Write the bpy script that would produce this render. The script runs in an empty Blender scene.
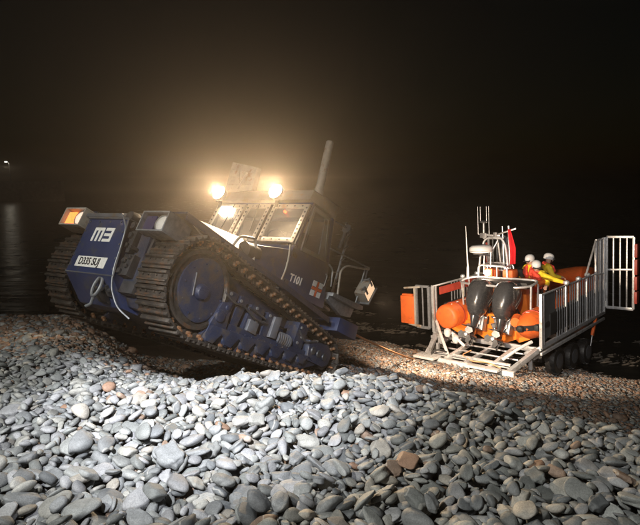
import bpy, bmesh, math, random
import numpy as np
from mathutils import Matrix, Vector
random.seed(5); rng = np.random.default_rng(11)
S = bpy.context.scene; COL = S.collection
V = Vector; PI = math.pi

# ------------------------------------------------------------------ materials
def mat(name, col, rough=.5, metal=0., spec=.5, var=.15, vscale=8., bump=.0, bscale=60., dirt=None, damt=.35, dscale=5., coat=0.,
        emit=None, estr=0., trans=0., alpha=1.):
    m = bpy.data.materials.new(name); m.use_nodes = True
    n = m.node_tree.nodes; l = m.node_tree.links; b = n['Principled BSDF']
    tc = n.new('ShaderNodeTexCoord')
    nz = n.new('ShaderNodeTexNoise'); nz.inputs['Scale'].default_value = vscale; nz.inputs['Detail'].default_value = 6
    l.new(tc.outputs['Object'], nz.inputs['Vector'])
    rp = n.new('ShaderNodeValToRGB')
    c = list(col)
    rp.color_ramp.elements[0].position = .3; rp.color_ramp.elements[1].position = .7
    rp.color_ramp.elements[0].color = [x*(1-var) for x in c]+[1]
    rp.color_ramp.elements[1].color = [min(1, x*(1+var)) for x in c]+[1]
    l.new(nz.outputs['Fac'], rp.inputs['Fac'])
    out = rp.outputs['Color']
    if dirt:
        n2 = n.new('ShaderNodeTexNoise'); n2.inputs['Scale'].default_value = dscale; n2.inputs['Detail'].default_value = 9; n2.inputs['Roughness'].default_value = .7
        l.new(tc.outputs['Object'], n2.inputs['Vector'])
        r2 = n.new('ShaderNodeValToRGB'); r2.color_ramp.elements[0].position = .62-damt*.5; r2.color_ramp.elements[1].position = .70-damt*.3
        l.new(n2.outputs['Fac'], r2.inputs['Fac'])
        mx = n.new('ShaderNodeMix'); mx.data_type = 'RGBA'
        l.new(r2.outputs['Color'], mx.inputs['Factor']); l.new(out, mx.inputs['A']); mx.inputs['B'].default_value = list(dirt)+[1]
        out = mx.outputs['Result']
    l.new(out, b.inputs['Base Color'])
    mr = n.new('ShaderNodeMapRange'); mr.inputs['To Min'].default_value = max(0, rough-.12); mr.inputs['To Max'].default_value = min(1, rough+.15)
    n3 = n.new('ShaderNodeTexNoise'); n3.inputs['Scale'].default_value = vscale*3; n3.inputs['Detail'].default_value = 5
    l.new(tc.outputs['Object'], n3.inputs['Vector']); l.new(n3.outputs['Fac'], mr.inputs['Value']); l.new(mr.outputs['Result'], b.inputs['Roughness'])
    b.inputs['Metallic'].default_value = metal; b.inputs['Specular IOR Level'].default_value = spec
    if coat: b.inputs['Coat Weight'].default_value = coat
    if trans: b.inputs['Transmission Weight'].default_value = trans
    if alpha < 1: b.inputs['Alpha'].default_value = alpha
    if emit: b.inputs['Emission Color'].default_value = list(emit)+[1]; b.inputs['Emission Strength'].default_value = estr
    if bump:
        n4 = n.new('ShaderNodeTexNoise'); n4.inputs['Scale'].default_value = bscale; n4.inputs['Detail'].default_value = 6
        l.new(tc.outputs['Object'], n4.inputs['Vector'])
        bp = n.new('ShaderNodeBump'); bp.inputs['Strength'].default_value = bump; bp.inputs['Distance'].default_value = .01
        l.new(n4.outputs['Fac'], bp.inputs['Height']); l.new(bp.outputs['Normal'], b.inputs['Normal'])
    return m
NAVY = mat('navy_paint', (.020, .034, .098), .36, 0, .5, .18, 4, .2, 90, dirt=(.06, .06, .065), damt=.18, dscale=4.5)
NAVYD = mat('muddy_navy_paint', (.013, .022, .052), .42, 0, .5, .3, 6, .5, 50, dirt=(.045, .038, .034), damt=.28, dscale=6)
GREYP = mat('grey_paint', (.11, .115, .13), .45, .2, .5, .2, 6, .15, 70, dirt=(.12, .09, .06), damt=.15)
HOODP = mat('bonnet_paint', (.045, .042, .045), .62, 0, .5, .15, 5, .12, 60, dirt=(.15, .10, .07), damt=.15)
FRAMEP = mat('pale_frame_paint', (.38, .35, .31), .5, .1, .5, .15, 10, .1, 80, dirt=(.25, .16, .10), damt=.15)
RUST = mat('rusty_track_steel', (.075, .066, .058), .4, .65, .5, .5, 14, .6, 90, dirt=(.17, .085, .045), damt=.16, dscale=9)
RUSTP = mat('worn_pin_steel', (.28, .17, .10), .42, .6, .5, .4, 14, .3, 90, dirt=(.45, .18, .06), damt=.3, dscale=12)
STEEL = mat('worn_steel', (.40, .40, .41), .38, .8, .5, .2, 12, .2, 90)
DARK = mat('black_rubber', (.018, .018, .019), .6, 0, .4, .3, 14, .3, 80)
DARKM = mat('dark_metal', (.05, .05, .055), .45, .4, .5, .3, 12, .2, 80)
ALU = mat('galvanised_aluminium', (.62, .63, .65), .36, .55, .5, .15, 18, .15, 90, dirt=(.35, .33, .30), damt=.15)
ALUD = mat('dull_galvanised_steel', (.24, .25, .27), .48, .5, .5, .25, 18, .15, 90)
CHASS = mat('wet_white_chassis_paint', (.78, .78, .77), .28, .25, .5, .05, 6, .05, 50, dirt=(.45, .43, .41), damt=.04)
WHITE = mat('white_paint', (.78, .78, .78), .4, 0, .5, .06, 8)
LET = mat('white_lettering', (.80, .79, .76), .5, 0, .4, .08, 30, dirt=(.3, .28, .27), damt=.05, dscale=25)
BLACKL = mat('black_lettering', (.015, .015, .02), .5)
ORANGE = mat('orange_fabric', (.72, .13, .02), .55, 0, .5, .12, 8, .15, 60, dirt=(.42, .09, .03), damt=.12)
ORNG2 = mat('orange_hull_paint', (.80, .20, .02), .35, 0, .5, .1, 6, coat=.3)
REDR = mat('red_rail_paint', (.42, .05, .03), .45, 0, .5, .15, 8)
REDF = mat('red_flag_cloth', (.62, .02, .03), .8, 0, .2, .1, 6)
COWL = mat('graphite_cowl_paint', (.045, .047, .052), .26, .2, .5, .1, 6, coat=.6)
YEL = mat('yellow_drysuit', (.82, .60, .03), .6, 0, .4, .12, 10, .2, 40)
YELB = mat('yellow_cover', (.75, .55, .03), .5, 0, .4, .1, 10)
SUIT = mat('black_drysuit', (.02, .02, .024), .6, 0, .4, .3, 10, .2, 40)
LJ = mat('red_lifejacket', (.72, .07, .04), .7, 0, .3, .2, 30, .3, 60)
SKIN = mat('skin', (.50, .30, .22), .5, 0, .4, .05, 30)
HELM = mat('white_helmet', (.72, .72, .73), .3, 0, .5, .05, 20, coat=.3)
TYRE = mat('wet_tyre_rubber', (.016, .016, .017), .45, 0, .5, .3, 16, .3, 60)
GLASS = mat('salty_glass', (.45, .42, .38), .22, 0, .5, .2, 5, alpha=.28, dirt=(.55, .5, .45), damt=.2)
LENS = mat('clear_lens', (.75, .72, .68), .12, .0, .6, .05, 30, coat=.5)
LENSO = mat('amber_lens', (.85, .22, .03), .2, 0, .5, .5, 35, coat=.5, emit=(1, .25, .06), estr=2.0)
LENSL = mat('lit_side_lens', (.75, .62, .55), .15, 0, .6, .1, 30, emit=(1, .62, .45), estr=.9)
REFL = mat('reflector', (.85, .8, .75), .15, .9)
ROPE = mat('orange_tow_rope', (.70, .36, .18), .8, 0, .3, .2, 60)
def emis(name, c, s):
    m = bpy.data.materials.new(name); m.use_nodes = True; n = m.node_tree.nodes; n.remove(n['Principled BSDF'])
    e = n.new('ShaderNodeEmission'); e.inputs[0].default_value = list(c)+[1]; e.inputs[1].default_value = s
    m.node_tree.links.new(e.outputs[0], n['Material Output'].inputs['Surface']); return m
GLOW = emis('lit_work_lamp', (1, .78, .48), 60.)
GLOW2 = emis('lit_deck_lamp', (1, .82, .60), 14.)
GLOWW = emis('flood_lens_and_side_glow', (1, .66, .40), 1.0)
GLOWR = emis('lit_red_indicator', (1, .08, .03), 5.)
GLOWS = emis('lit_street_lantern', (1, .93, .75), 4.)

# ------------------------------------------------------------------ mesh builder
class MB:
    def __init__(s): s.v = []; s.f = []; s.m = []; s.mi = 0
    def add(s, vs, fs):
        o = len(s.v); s.v += [tuple(v) for v in vs]
        for f in fs: s.f.append(tuple(i+o for i in f)); s.m.append(s.mi)
        return s
    def box(s, x0, x1, y0, y1, z0, z1, M=None):
        vs = [V((x, y, z)) for x in (x0, x1) for y in (y0, y1) for z in (z0, z1)]
        if M: vs = [M @ v for v in vs]
        return s.add(vs, [(0, 1, 3, 2), (4, 6, 7, 5), (0, 4, 5, 1), (2, 3, 7, 6), (0, 2, 6, 4), (1, 5, 7, 3)])
    def beam(s, a, b, w, h, up=(0, 0, 1)):
        a = V(a); b = V(b); d = (b-a).normalized(); u = V(up); r = d.cross(u)
        if r.length < 1e-4: r = d.cross(V((1, 0, 0)))
        r.normalize(); u = r.cross(d).normalized()
        vs = [p + r*(sx*w/2) + u*(sz*h/2) for p in (a, b) for sx in (-1, 1) for sz in (-1, 1)]
        return s.add(vs, [(0, 1, 3, 2), (4, 6, 7, 5), (0, 4, 5, 1), (2, 3, 7, 6), (0, 2, 6, 4), (1, 5, 7, 3)])
    def ring(s, pts, radii, seg=10, cap=True):
        pts = [V(p) for p in pts]; n = len(pts)
        if not hasattr(radii, '__len__'): radii = [radii]*n
        o = len(s.v); pu = None; pt = None
        for i, p in enumerate(pts):
            t = (pts[min(i+1, n-1)] - pts[max(i-1, 0)])
            t = t.normalized() if t.length > 1e-9 else V((0, 0, 1))
            if pt is not None and (t.dot(pt) < -.5 or (pts[min(i+1, n-1)]-pts[max(i-1, 0)]).length < 1e-7): t = pt if (pts[min(i+1, n-1)]-pts[max(i-1, 0)]).length < 1e-7 else -t
            pt = t
            if pu is None:
                pu = t.cross(V((0, 0, 1)))
                if pu.length < .05: pu = t.cross(V((0, 1, 0)))
                pu.normalize()
            pu = (pu - t*pu.dot(t)).normalized(); w = t.cross(pu)
            for k in range(seg):
                a = 2*PI*k/seg; s.v.append(tuple(p + (pu*math.cos(a)+w*math.sin(a))*radii[i]))
        for i in range(n-1):
            for k in range(seg):
                a = o+i*seg+k; b = o+i*seg+(k+1) % seg
                s.f.append((a, b, b+seg, a+seg)); s.m.append(s.mi)
        if cap:
            s.f.append(tuple(range(o+seg-1, o-1, -1))); s.m.append(s.mi)
            s.f.append(tuple(range(o+(n-1)*seg, o+n*seg))); s.m.append(s.mi)
        return s
    def cyl(s, a, b, r, r2=None, seg=16): return s.ring([a, b], [r, r if r2 is None else r2], seg)
    def tube(s, pts, r, seg=8, fil=0.):
        # round the corners of a polyline
        pts = [V(p) for p in pts]
        if fil:
            q = [pts[0]]
            for i in range(1, len(pts)-1):
                a = (pts[i-1]-pts[i]); b = (pts[i+1]-pts[i]); f = min(fil, a.length*.45, b.length*.45)
                a = pts[i]+a.normalized()*f; b = pts[i]+b.normalized()*f
                for k in range(5):
                    t = k/4; q.append(a*(1-t)**2 + pts[i]*2*t*(1-t) + b*t*t)
            q.append(pts[-1]); pts = q
        return s.ring(pts, r, seg)
    def prism(s, poly, a, b, ax='y'):
        # poly of (u,w): ax 'y' -> (x,z) ; 'x' -> (y,z) ; 'z' -> (x,y)
        def P(u, w, t): return {'y': (u, t, w), 'x': (t, u, w), 'z': (u, w, t)}[ax]
        n = len(poly); vs = [P(u, w, a) for u, w in poly]+[P(u, w, b) for u, w in poly]
        fs = [tuple(range(n)), tuple(range(2*n-1, n-1, -1))]+[(i, (i+1) % n, n+(i+1) % n, n+i) for i in range(n)]
        return s.add(vs, fs)
    def loft(s, secs):
        n = len(secs[0]); o = len(s.v); vs = [p for c in secs for p in c]
        fs = [(i*n+k, i*n+(k+1) % n, (i+1)*n+(k+1) % n, (i+1)*n+k) for i in range(len(secs)-1) for k in range(n)]
        fs += [tuple(range(n-1, -1, -1)), tuple(range((len(secs)-1)*n, len(secs)*n))]
        return s.add(vs, fs)
    def build(s, name, m, parent=None, bevel=0., smooth=35, M=None):
        me = bpy.data.meshes.new(name); me.from_pydata(s.v, [], s.f)
        ms = m if isinstance(m, (list, tuple)) else [m]
        for x in ms: me.materials.append(x)
        if len(ms) > 1: me.polygons.foreach_set('material_index', s.m)
        bm = bmesh.new(); bm.from_mesh(me); bmesh.ops.recalc_face_normals(bm, faces=bm.faces)
        if bevel:
            es = [e for e in bm.edges if len(e.link_faces) == 2 and e.calc_face_angle(0) > .6]
            bmesh.ops.bevel(bm, geom=es, offset=bevel, segments=2, affect='EDGES', clamp_overlap=True, profile=.6)
        bm.to_mesh(me); bm.free()
        if smooth:
            me.shade_smooth(); me.set_sharp_from_angle(angle=math.radians(smooth))
        o = bpy.data.objects.new(name, me); COL.objects.link(o)
        if parent: o.parent = parent
        if M is not None: o.matrix_local = M
        return o
def thing(name, label, cat, M=None, group=None):
    o = bpy.data.objects.new(name, None); COL.objects.link(o); o.empty_display_size = .2
    if M is not None: o.matrix_world = M
    o['label'] = label; o['category'] = cat
    if group: o['group'] = group
    return o
def tag(o, label=None, cat=None, group=None, kind=None):
    for k, x in (('label', label), ('category', cat), ('group', group), ('kind', kind)):
        if x: o[k] = x
    return o
def text(s, size, origin, right, up, m, parent, name='lettering', depth=.003, shear=0., sx=1., off=0.):
    cu = bpy.data.curves.new('t', 'FONT'); cu.body = s; cu.size = size; cu.extrude = depth; cu.align_x = 'CENTER'; cu.align_y = 'CENTER'; cu.shear = shear; cu.offset = off
    o = bpy.data.objects.new('t', cu); COL.objects.link(o); bpy.context.view_layer.update()
    dg = bpy.context.evaluated_depsgraph_get(); me = bpy.data.meshes.new_from_object(o.evaluated_get(dg)); bpy.data.objects.remove(o)
    r = V(right).normalized(); u = V(up).normalized(); n = r.cross(u)
    M = Matrix((r*sx, u, n)).transposed().to_4x4(); M.translation = V(origin)
    me.transform(M); me.materials.clear(); me.materials.append(m)
    ob = bpy.data.objects.new(name, me); COL.objects.link(ob); ob.parent = parent; return ob
def copy_tree(o, parent=None, M=None):
    c = o.copy(); COL.objects.link(c)
    if parent: c.parent = parent
    if M is not None: c.matrix_local = M
    for ch in list(o.children): copy_tree(ch, c)
    return c

# ------------------------------------------------------------------ camera and poses
F = 520.; PITCH = math.atan((262.5-183)/F)
cam = bpy.data.cameras.new('camera'); co = bpy.data.objects.new('camera', cam); COL.objects.link(co)
cam.sensor_width = 36; cam.sensor_fit = 'HORIZONTAL'; cam.lens = 36*F/640; cam.clip_end = 3000; cam.clip_start = .05
co.rotation_euler = (PI/2-PITCH, 0, 0); S.camera = co
def pose(T, R):
    M = Matrix(R).to_4x4(); M.translation = V(T); return M
MT = pose((-1.6625, 6.7732, -2.4161), ((-.48285, .82817, .28460), (-.68668, -.55975, .46384), (.54344, .02854, .83896)))
MC = pose((4.270, 13.11, -4.039), ((.70808, -.70382, -.05711), (.70605, .70694, .04169), (.01103, -.06984, .99750)))

# ------------------------------------------------------------------ terrain
CX = [-30, -8, -5, -2.3, -.7, .6, 2., 3.6, 6, 9, 20, 40]; CY = [3., 3.2, 3.4, 3.75, 4.3, 3.95, 3.2, 2.2, 1.0, 0, -4, -12]
def sm(a, b, x): t = np.clip((x-a)/(b-a), 0, 1); return t*t*(3-2*t)
def wob(x, y): return .035*np.sin(x*2.1+y*1.3+1)+.03*np.sin(x*1.2-y*2.7)+.018*np.sin(x*4.7+y*3.9)
def tdist(x, y): return (y-np.interp(x, CX, CY))*.9
def ground_z(x, y):
    x = np.asarray(x, float); y = np.asarray(y, float)
    t = tdist(x, y)
    tt = .5*(t+np.sqrt(t*t+.05))           # soft crest
    k = .5*((tt+2.0)-np.sqrt((tt-2.0)**2+.15))
    zr = -1.6-.60*k-.245*np.maximum(tt-k, 0)
    tl = np.maximum(y-3.6, 0)
    zl = -1.62-.15*np.minimum(tl, 6.0)-.42*np.maximum(tl-6.0, 0)
    u = x+.5*(y-6.4); w = sm(-3.3, -1.1, u)
    z = zl*(1-w)+zr*w
    near = np.clip((3.5-y)*.02, 0, .1)
    return np.maximum(z+wob(x, y)+near, -14.)
SEA = -5.22

xs = np.concatenate([np.linspace(-60, -12, 30), np.linspace(-11.8, 16, 180), np.linspace(16.5, 60, 30)])
ys = np.concatenate([np.linspace(-20, -1, 12), np.linspace(-.8, 24, 190), np.linspace(25, 60, 20)])
X, Y = np.meshgrid(xs, ys); Z = ground_z(X, Y)-.03
nx = len(xs); ny = len(ys)
me = bpy.data.meshes.new('beach_ground')
idx = np.arange(nx*ny).reshape(ny, nx)
quads = np.stack([idx[:-1, :-1], idx[:-1, 1:], idx[1:, 1:], idx[1:, :-1]], -1).reshape(-1, 4)
me.from_pydata(np.stack([X, Y, Z], -1).reshape(-1, 3).tolist(), [], quads.tolist()); me.shade_smooth()
GR = mat('wet_gravel', (.085, .066, .05), .5, 0, .5, .45, 30, 1., 45, dirt=(.16, .10, .06), damt=.3, dscale=18)
me.materials.append(GR)
go = bpy.data.objects.new('beach_ground', me); COL.objects.link(go); tag(go, kind='structure')

# sea : one displaced sheet near the shore, flat to the horizon
def sea_mat():
    m = mat('night_sea_water', (.008, .009, .009), .22, 0, .5, .2, .3)
    n = m.node_tree.nodes; l = m.node_tree.links; b = n['Principled BSDF']
    tc = n.new('ShaderNodeTexCoord'); mp = n.new('ShaderNodeMapping'); mp.inputs['Scale'].default_value = (.5, 1.6, 1); l.new(tc.outputs['Object'], mp.inputs['Vector'])
    nz = n.new('ShaderNodeTexNoise'); nz.inputs['Scale'].default_value = 1.6; nz.inputs['Detail'].default_value = 8; l.new(mp.outputs[0], nz.inputs['Vector'])
    bp = n.new('ShaderNodeBump'); bp.inputs['Strength'].default_value = .7; bp.inputs['Distance'].default_value = .12
    l.new(nz.outputs['Fac'], bp.inputs['Height']); l.new(bp.outputs[0], b.inputs['Normal'])
    return m
SEAM = sea_mat()
sx = np.concatenate([[-900, -300, -100, -50, -20], np.linspace(-8, 26, 120), [40, 80, 200, 900]])
sy = np.concatenate([[8, 10], np.linspace(11, 34, 110), [40, 60, 100, 200, 450, 1400]])
X, Y = np.meshgrid(sx, sy)
Z = SEA+.022*np.sin(X*1.1+Y*2.3)+.016*np.sin(X*2.9-Y*1.7+1)+.012*np.sin(Y*5.3+X*1.9)+.008*np.sin(X*8.1+Y*6.3)
me = bpy.data.meshes.new('sea'); idx = np.arange(X.size).reshape(X.shape)
quads = np.stack([idx[:-1, :-1], idx[:-1, 1:], idx[1:, 1:], idx[1:, :-1]], -1).reshape(-1, 4)
me.from_pydata(np.stack([X, Y, Z], -1).reshape(-1, 3).tolist(), [], quads.tolist()); me.shade_smooth(); me.materials.append(SEAM)
so = bpy.data.objects.new('sea', me); COL.objects.link(so); tag(so, kind='structure')

# broken foam lying where the swash meets the shingle
pts = []; fs = []
for i in range(9000):
    x = rng.uniform(1, 17); y = rng.uniform(9, 21); g = float(ground_z(x, y)); d = g-SEA
    if not (-.9 < d < .12): continue
    if math.sin(x*1.3+y*2.6+math.sin(x*.9)*1.5) < .15+rng.uniform(-.3, .3): continue
    zc = max(g+.0, SEA)+.035
    r = rng.uniform(.015, .075); n = 7; a0 = rng.uniform(0, 6); o = len(pts)
    for k in range(n):
        a = a0+2*PI*k/n; rr = r*rng.uniform(.6, 1.1)
        pts.append((x+math.cos(a)*rr*2.6, y+math.sin(a)*rr*.6+math.cos(a)*rr*.5, zc-.03))
    pts.append((x, y, zc+rng.uniform(.0, .015)))
    for k in range(n): fs.append((o+k, o+(k+1) % n, o+n))
me = bpy.data.meshes.new('sea_foam'); me.from_pydata(pts, [], fs); me.shade_smooth()
me.materials.append(mat('sea_foam', (.15, .14, .13), .6, 0, .4, .3, 20, .6, 50, dirt=(.12, .1, .08), damt=.5, dscale=14))
fo = bpy.data.objects.new('sea_foam', me); COL.objects.link(fo); tag(fo, 'broken white foam in the swash around the carriage wheels', 'sea foam', kind='stuff')

# ------------------------------------------------------------------ shingle
def ico(sub):
    bm = bmesh.new(); bmesh.ops.create_icosphere(bm, subdivisions=sub, radius=1); bm.verts.ensure_lookup_table()
    v = np.array([x.co[:] for x in bm.verts]); f = np.array([[q.index for q in p.verts] for p in bm.faces]); bm.free(); return v, f
def stone_variant(v, r):
    v = v/np.linalg.norm(v, axis=1)[:, None]
    e = r.uniform(.62, 1.0); p = np.sign(v)*np.abs(v)**e          # boxier
    p *= 1+.10*np.sin(v@r.normal(size=3)*2.2+r.uniform(0, 6))[:, None]
    p *= 1+.05*np.sin(v@r.normal(size=3)*4.0+r.uniform(0, 6))[:, None]
    for _ in range(r.integers(1, 4)):                              # worn facets
        n = r.normal(size=3); n /= np.linalg.norm(n); d = r.uniform(.70, .95)
        s = p@n-d; p -= np.where(s > 0, s*.86, 0)[:, None]*n
    p[:, 0] *= 1+.22*r.uniform(-1, 1)*p[:, 1]; p[:, 1] *= 1+.25*r.uniform(-1, 1)*p[:, 0]
    return p
NV = 18
V1, F1 = ico(1); V2, F2 = ico(2); V3, F3 = ico(4)
var1 = [stone_variant(V1, np.random.default_rng(k)) for k in range(NV)]
var2 = [stone_variant(V2, np.random.default_rng(k)) for k in range(NV)]
var3 = [stone_variant(V3, np.random.default_rng(k)) for k in range(NV)]
def rotm(yaw, tx, ty):
    cy, sy_ = math.cos(yaw), math.sin(yaw); Rz = np.array([[cy, -sy_, 0], [sy_, cy, 0], [0, 0, 1]])
    a = math.cos(tx), math.sin(tx); Rx = np.array([[1, 0, 0], [0, a[0], -a[1]], [0, a[1], a[0]]])
    b = math.cos(ty), math.sin(ty); Ry = np.array([[b[0], 0, b[1]], [0, 1, 0], [-b[1], 0, b[0]]])
    return Rx@Ry@Rz
# near field: deposit stones one after another on a height map so that they rest on each other
gx0, gx1, gy0, gy1, gs = -5.2, 6.0, .9, 6.4, .0125
GX = np.arange(gx0, gx1, gs); GY = np.arange(gy0, gy1, gs)
HM = ground_z(*np.meshgrid(GX, GY))-.085
stones = []
def visible(x, y, z, mg=.9):
    d = y*math.cos(PITCH)-z*math.sin(PITCH)
    if d < .4: return False
    u = z*math.cos(PITCH)+y*math.sin(PITCH)
    return abs(x) < .615*d+mg and u > -.505*d-.35*mg
def deposit(a, tries=3, tiltf=1.):
    best = None
    for _ in range(tries):
        x = rng.uniform(gx0+.25, gx1-.25); y = rng.uniform(gy0+.25, gy1-.25)
        t = float(tdist(x, y))
        if t > 1.9 or (x < -1.5 and y > 5.4): continue
        ix = int((x-gx0)/gs); iy = int((y-gy0)/gs); g = float(ground_z(x, y))
        if not visible(x, y, g): continue
        h = HM[iy, ix]-g
        if best is None or h < best[0]: best = (h, x, y, ix, iy, t)
    if best is None: return
    h, x, y, ix, iy, t = best
    if h > .004: return
    a = a*(1.16-.30*sm(-2.3, .2, t))*(1-.22*np.clip(t/1.6, 0, 1))*(1-.10*sm(.5, 3.5, x))
    asp = rng.uniform(.50, .85); b = a*asp; c = a*rng.uniform(.26, .5); yaw = rng.uniform(0, PI)
    n = int(a/gs)+2
    if iy-n < 0 or ix-n < 0 or iy+n+1 > HM.shape[0] or ix+n+1 > HM.shape[1]: return
    P = HM[iy-n:iy+n+1, ix-n:ix+n+1]
    jj, ii = np.mgrid[-n:n+1, -n:n+1]*gs
    cu = math.cos(yaw); su = math.sin(yaw); u = (ii*cu+jj*su)/a; w = (-ii*su+jj*cu)/b; r2 = u*u+w*w; m = r2 < .95
    # tilt with the surface below
    A = np.c_[ii[m], jj[m], np.ones(m.sum())]; sol = np.linalg.lstsq(A, P[m], rcond=None)[0]
    gxs, gys = np.clip(sol[:2], -.55, .55); gxs += rng.normal(0, .10*tiltf); gys += rng.normal(0, .10*tiltf)
    pl = gxs*ii+gys*jj; dome = c*np.sqrt(np.clip(1-r2, 0, 1))
    z = np.quantile((P-pl+dome*.93)[m], .90)
    HM[iy-n:iy+n+1, ix-n:ix+n+1] = np.where(m, np.maximum(P, z+pl+dome), P)
    stones.append((x, y, z, a, b, c, yaw, math.atan(gys), -math.atan(gxs), t))
for k in range(4500): deposit(rng.uniform(.03, .05), 2)
for k in range(34000): deposit(float(np.clip(rng.lognormal(math.log(.0385), .32), .020, .078)), 6, 1.05)
# far field
far = []
def scatter(n, x0, x1, y0, y1, cond, size):
    x = rng.uniform(x0, x1, n); y = rng.uniform(y0, y1, n); z = ground_z(x, y); t = tdist(x, y)
    d = y*math.cos(PITCH)-z*math.sin(PITCH)
    ok = cond(x, y, t, z) & (np.abs(x) < .615*d+1.0) & (z > SEA-.12)
    for X_, Y_, Z_, T_ in zip(x[ok], y[ok], z[ok], t[ok]):
        a = size(T_, Y_)*rng.lognormal(0, .33); b = a*rng.uniform(.6, .95); c = a*rng.uniform(.35, .6)
        far.append((X_, Y_, Z_+c*rng.uniform(-.2, .9), a, b, c, rng.uniform(0, PI), rng.normal(0, .35), rng.normal(0, .35), T_))
scatter(42000, -2.5, 9, 1.5, 12, lambda x, y, t, z: (t > 1.55) & (t < 4.2) & (x > -3-.5*(y-6.4)), lambda t, y: .050-.006*(t-1.5))
scatter(85000, -1.5, 14, 5, 18, lambda x, y, t, z: (t >= 4.2) & (t < 12.5), lambda t, y: .034-.0008*(t-4))
scatter(42000, -9, 1, 4.4, 11.5, lambda x, y, t, z: ((x < -1.3) & (y > 4.9)) | ((x < -2) & (y > 4.8)), lambda t, y: .037)
scatter(5000, -2.2, 0.4, 5.6, 9, lambda x, y, t, z: (t > 1.2), lambda t, y: .038)
# colours
PAL = np.array([(.26, .265, .28), (.20, .21, .22), (.29, .29, .275), (.17, .18, .18), (.34, .32, .29), (.24, .25, .25), (.36, .36, .35), (.25, .18, .14), (.27, .17, .12), (.13, .14, .15)])
PWN = np.array([.22, .22, .14, .15, .05, .13, .025, .012, .006, .05]); PWF = np.array([.06, .06, .04, .08, .04, .06, .015, .28, .28, .08])
def colour(t):
    w = np.clip((t-.8)/1.8, 0, 1); p = PWN*(1-w)+PWF*w; p = p/p.sum()
    return np.r_[PAL[rng.choice(len(PAL), p=p)]*rng.uniform(.75, 1.3), rng.uniform(0, 1)]
def stone_mat():
    m = bpy.data.materials.new('beach_stone'); m.use_nodes = True; n = m.node_tree.nodes; l = m.node_tree.links; b = n['Principled BSDF']
    at = n.new('ShaderNodeAttribute'); at.attribute_name = 'tone'; ge = n.new('ShaderNodeTexCoord')
    nz = n.new('ShaderNodeTexNoise'); nz.inputs['Scale'].default_value = 14; nz.inputs['Detail'].default_value = 10; nz.inputs['Roughness'].default_value = .7; l.new(ge.outputs['Object'], nz.inputs['Vector'])
    mr = n.new('ShaderNodeMapRange'); mr.inputs[1].default_value = .3; mr.inputs[2].default_value = .7; mr.inputs[3].default_value = .72; mr.inputs[4].default_value = 1.25; l.new(nz.outputs['Fac'], mr.inputs[0])
    mx = n.new('ShaderNodeVectorMath'); mx.operation = 'SCALE'; l.new(at.outputs['Color'], mx.inputs[0]); l.new(mr.outputs[0], mx.inputs['Scale'])
    # quartz veins
    wv = n.new('ShaderNodeTexWave'); wv.inputs['Scale'].default_value = 2.3; wv.inputs['Distortion'].default_value = 9; wv.inputs['Detail'].default_value = 3; wv.inputs['Detail Scale'].default_value = 1.5; l.new(ge.outputs['Object'], wv.inputs['Vector'])
    rp = n.new('ShaderNodeValToRGB'); rp.color_ramp.elements[0].position = .975; rp.color_ramp.elements[1].position = .992; l.new(wv.outputs['Fac'], rp.inputs['Fac'])
    m2 = n.new('ShaderNodeMath'); m2.operation = 'MULTIPLY'; m2.inputs[1].default_value = .35; l.new(rp.outputs['Color'], m2.inputs[0]); gt = n.new('ShaderNodeMath'); gt.operation = 'GREATER_THAN'; gt.inputs[1].default_value = .86; l.new(at.outputs['Alpha'], gt.inputs[0]); g2_ = n.new('ShaderNodeMath'); g2_.operation = 'MULTIPLY'; g2_.inputs[1].default_value = .45; l.new(gt.outputs[0], g2_.inputs[0]); l.new(g2_.outputs[0], m2.inputs[1])
    mi = n.new('ShaderNodeMix'); mi.data_type = 'RGBA'; l.new(m2.outputs[0], mi.inputs['Factor']); l.new(mx.outputs[0], mi.inputs['A']); mi.inputs['B'].default_value = (.5, .49, .46, 1)
    # speckle
    n2 = n.new('ShaderNodeTexNoise'); n2.inputs['Scale'].default_value = 160; n2.inputs['Detail'].default_value = 4; l.new(ge.outputs['Object'], n2.inputs['Vector'])
    mr2 = n.new('ShaderNodeMapRange'); mr2.inputs[1].default_value = .35; mr2.inputs[2].default_value = .65; mr2.inputs[3].default_value = .82; mr2.inputs[4].default_value = 1.14; l.new(n2.outputs['Fac'], mr2.inputs[0])
    m3 = n.new('ShaderNodeVectorMath'); m3.operation = 'SCALE'; l.new(mi.outputs['Result'], m3.inputs[0]); l.new(mr2.outputs[0], m3.inputs['Scale'])
    l.new(m3.outputs[0], b.inputs['Base Color'])
    r3 = n.new('ShaderNodeMapRange'); r3.inputs[3].default_value = .42; r3.inputs[4].default_value = .78; l.new(nz.outputs['Fac'], r3.inputs[0]); l.new(r3.outputs[0], b.inputs['Roughness'])
    n4 = n.new('ShaderNodeTexNoise'); n4.inputs['Scale'].default_value = 45; n4.inputs['Detail'].default_value = 9; n4.inputs['Roughness'].default_value = .65; l.new(ge.outputs['Object'], n4.inputs['Vector'])
    bp = n.new('ShaderNodeBump'); bp.inputs['Strength'].default_value = .35; bp.inputs['Distance'].default_value = .012; l.new(n4.outputs['Fac'], bp.inputs['Height']); l.new(bp.outputs[0], b.inputs['Normal'])
    b.inputs['Specular IOR Level'].default_value = .4
    return m
STONE = stone_mat()
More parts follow.
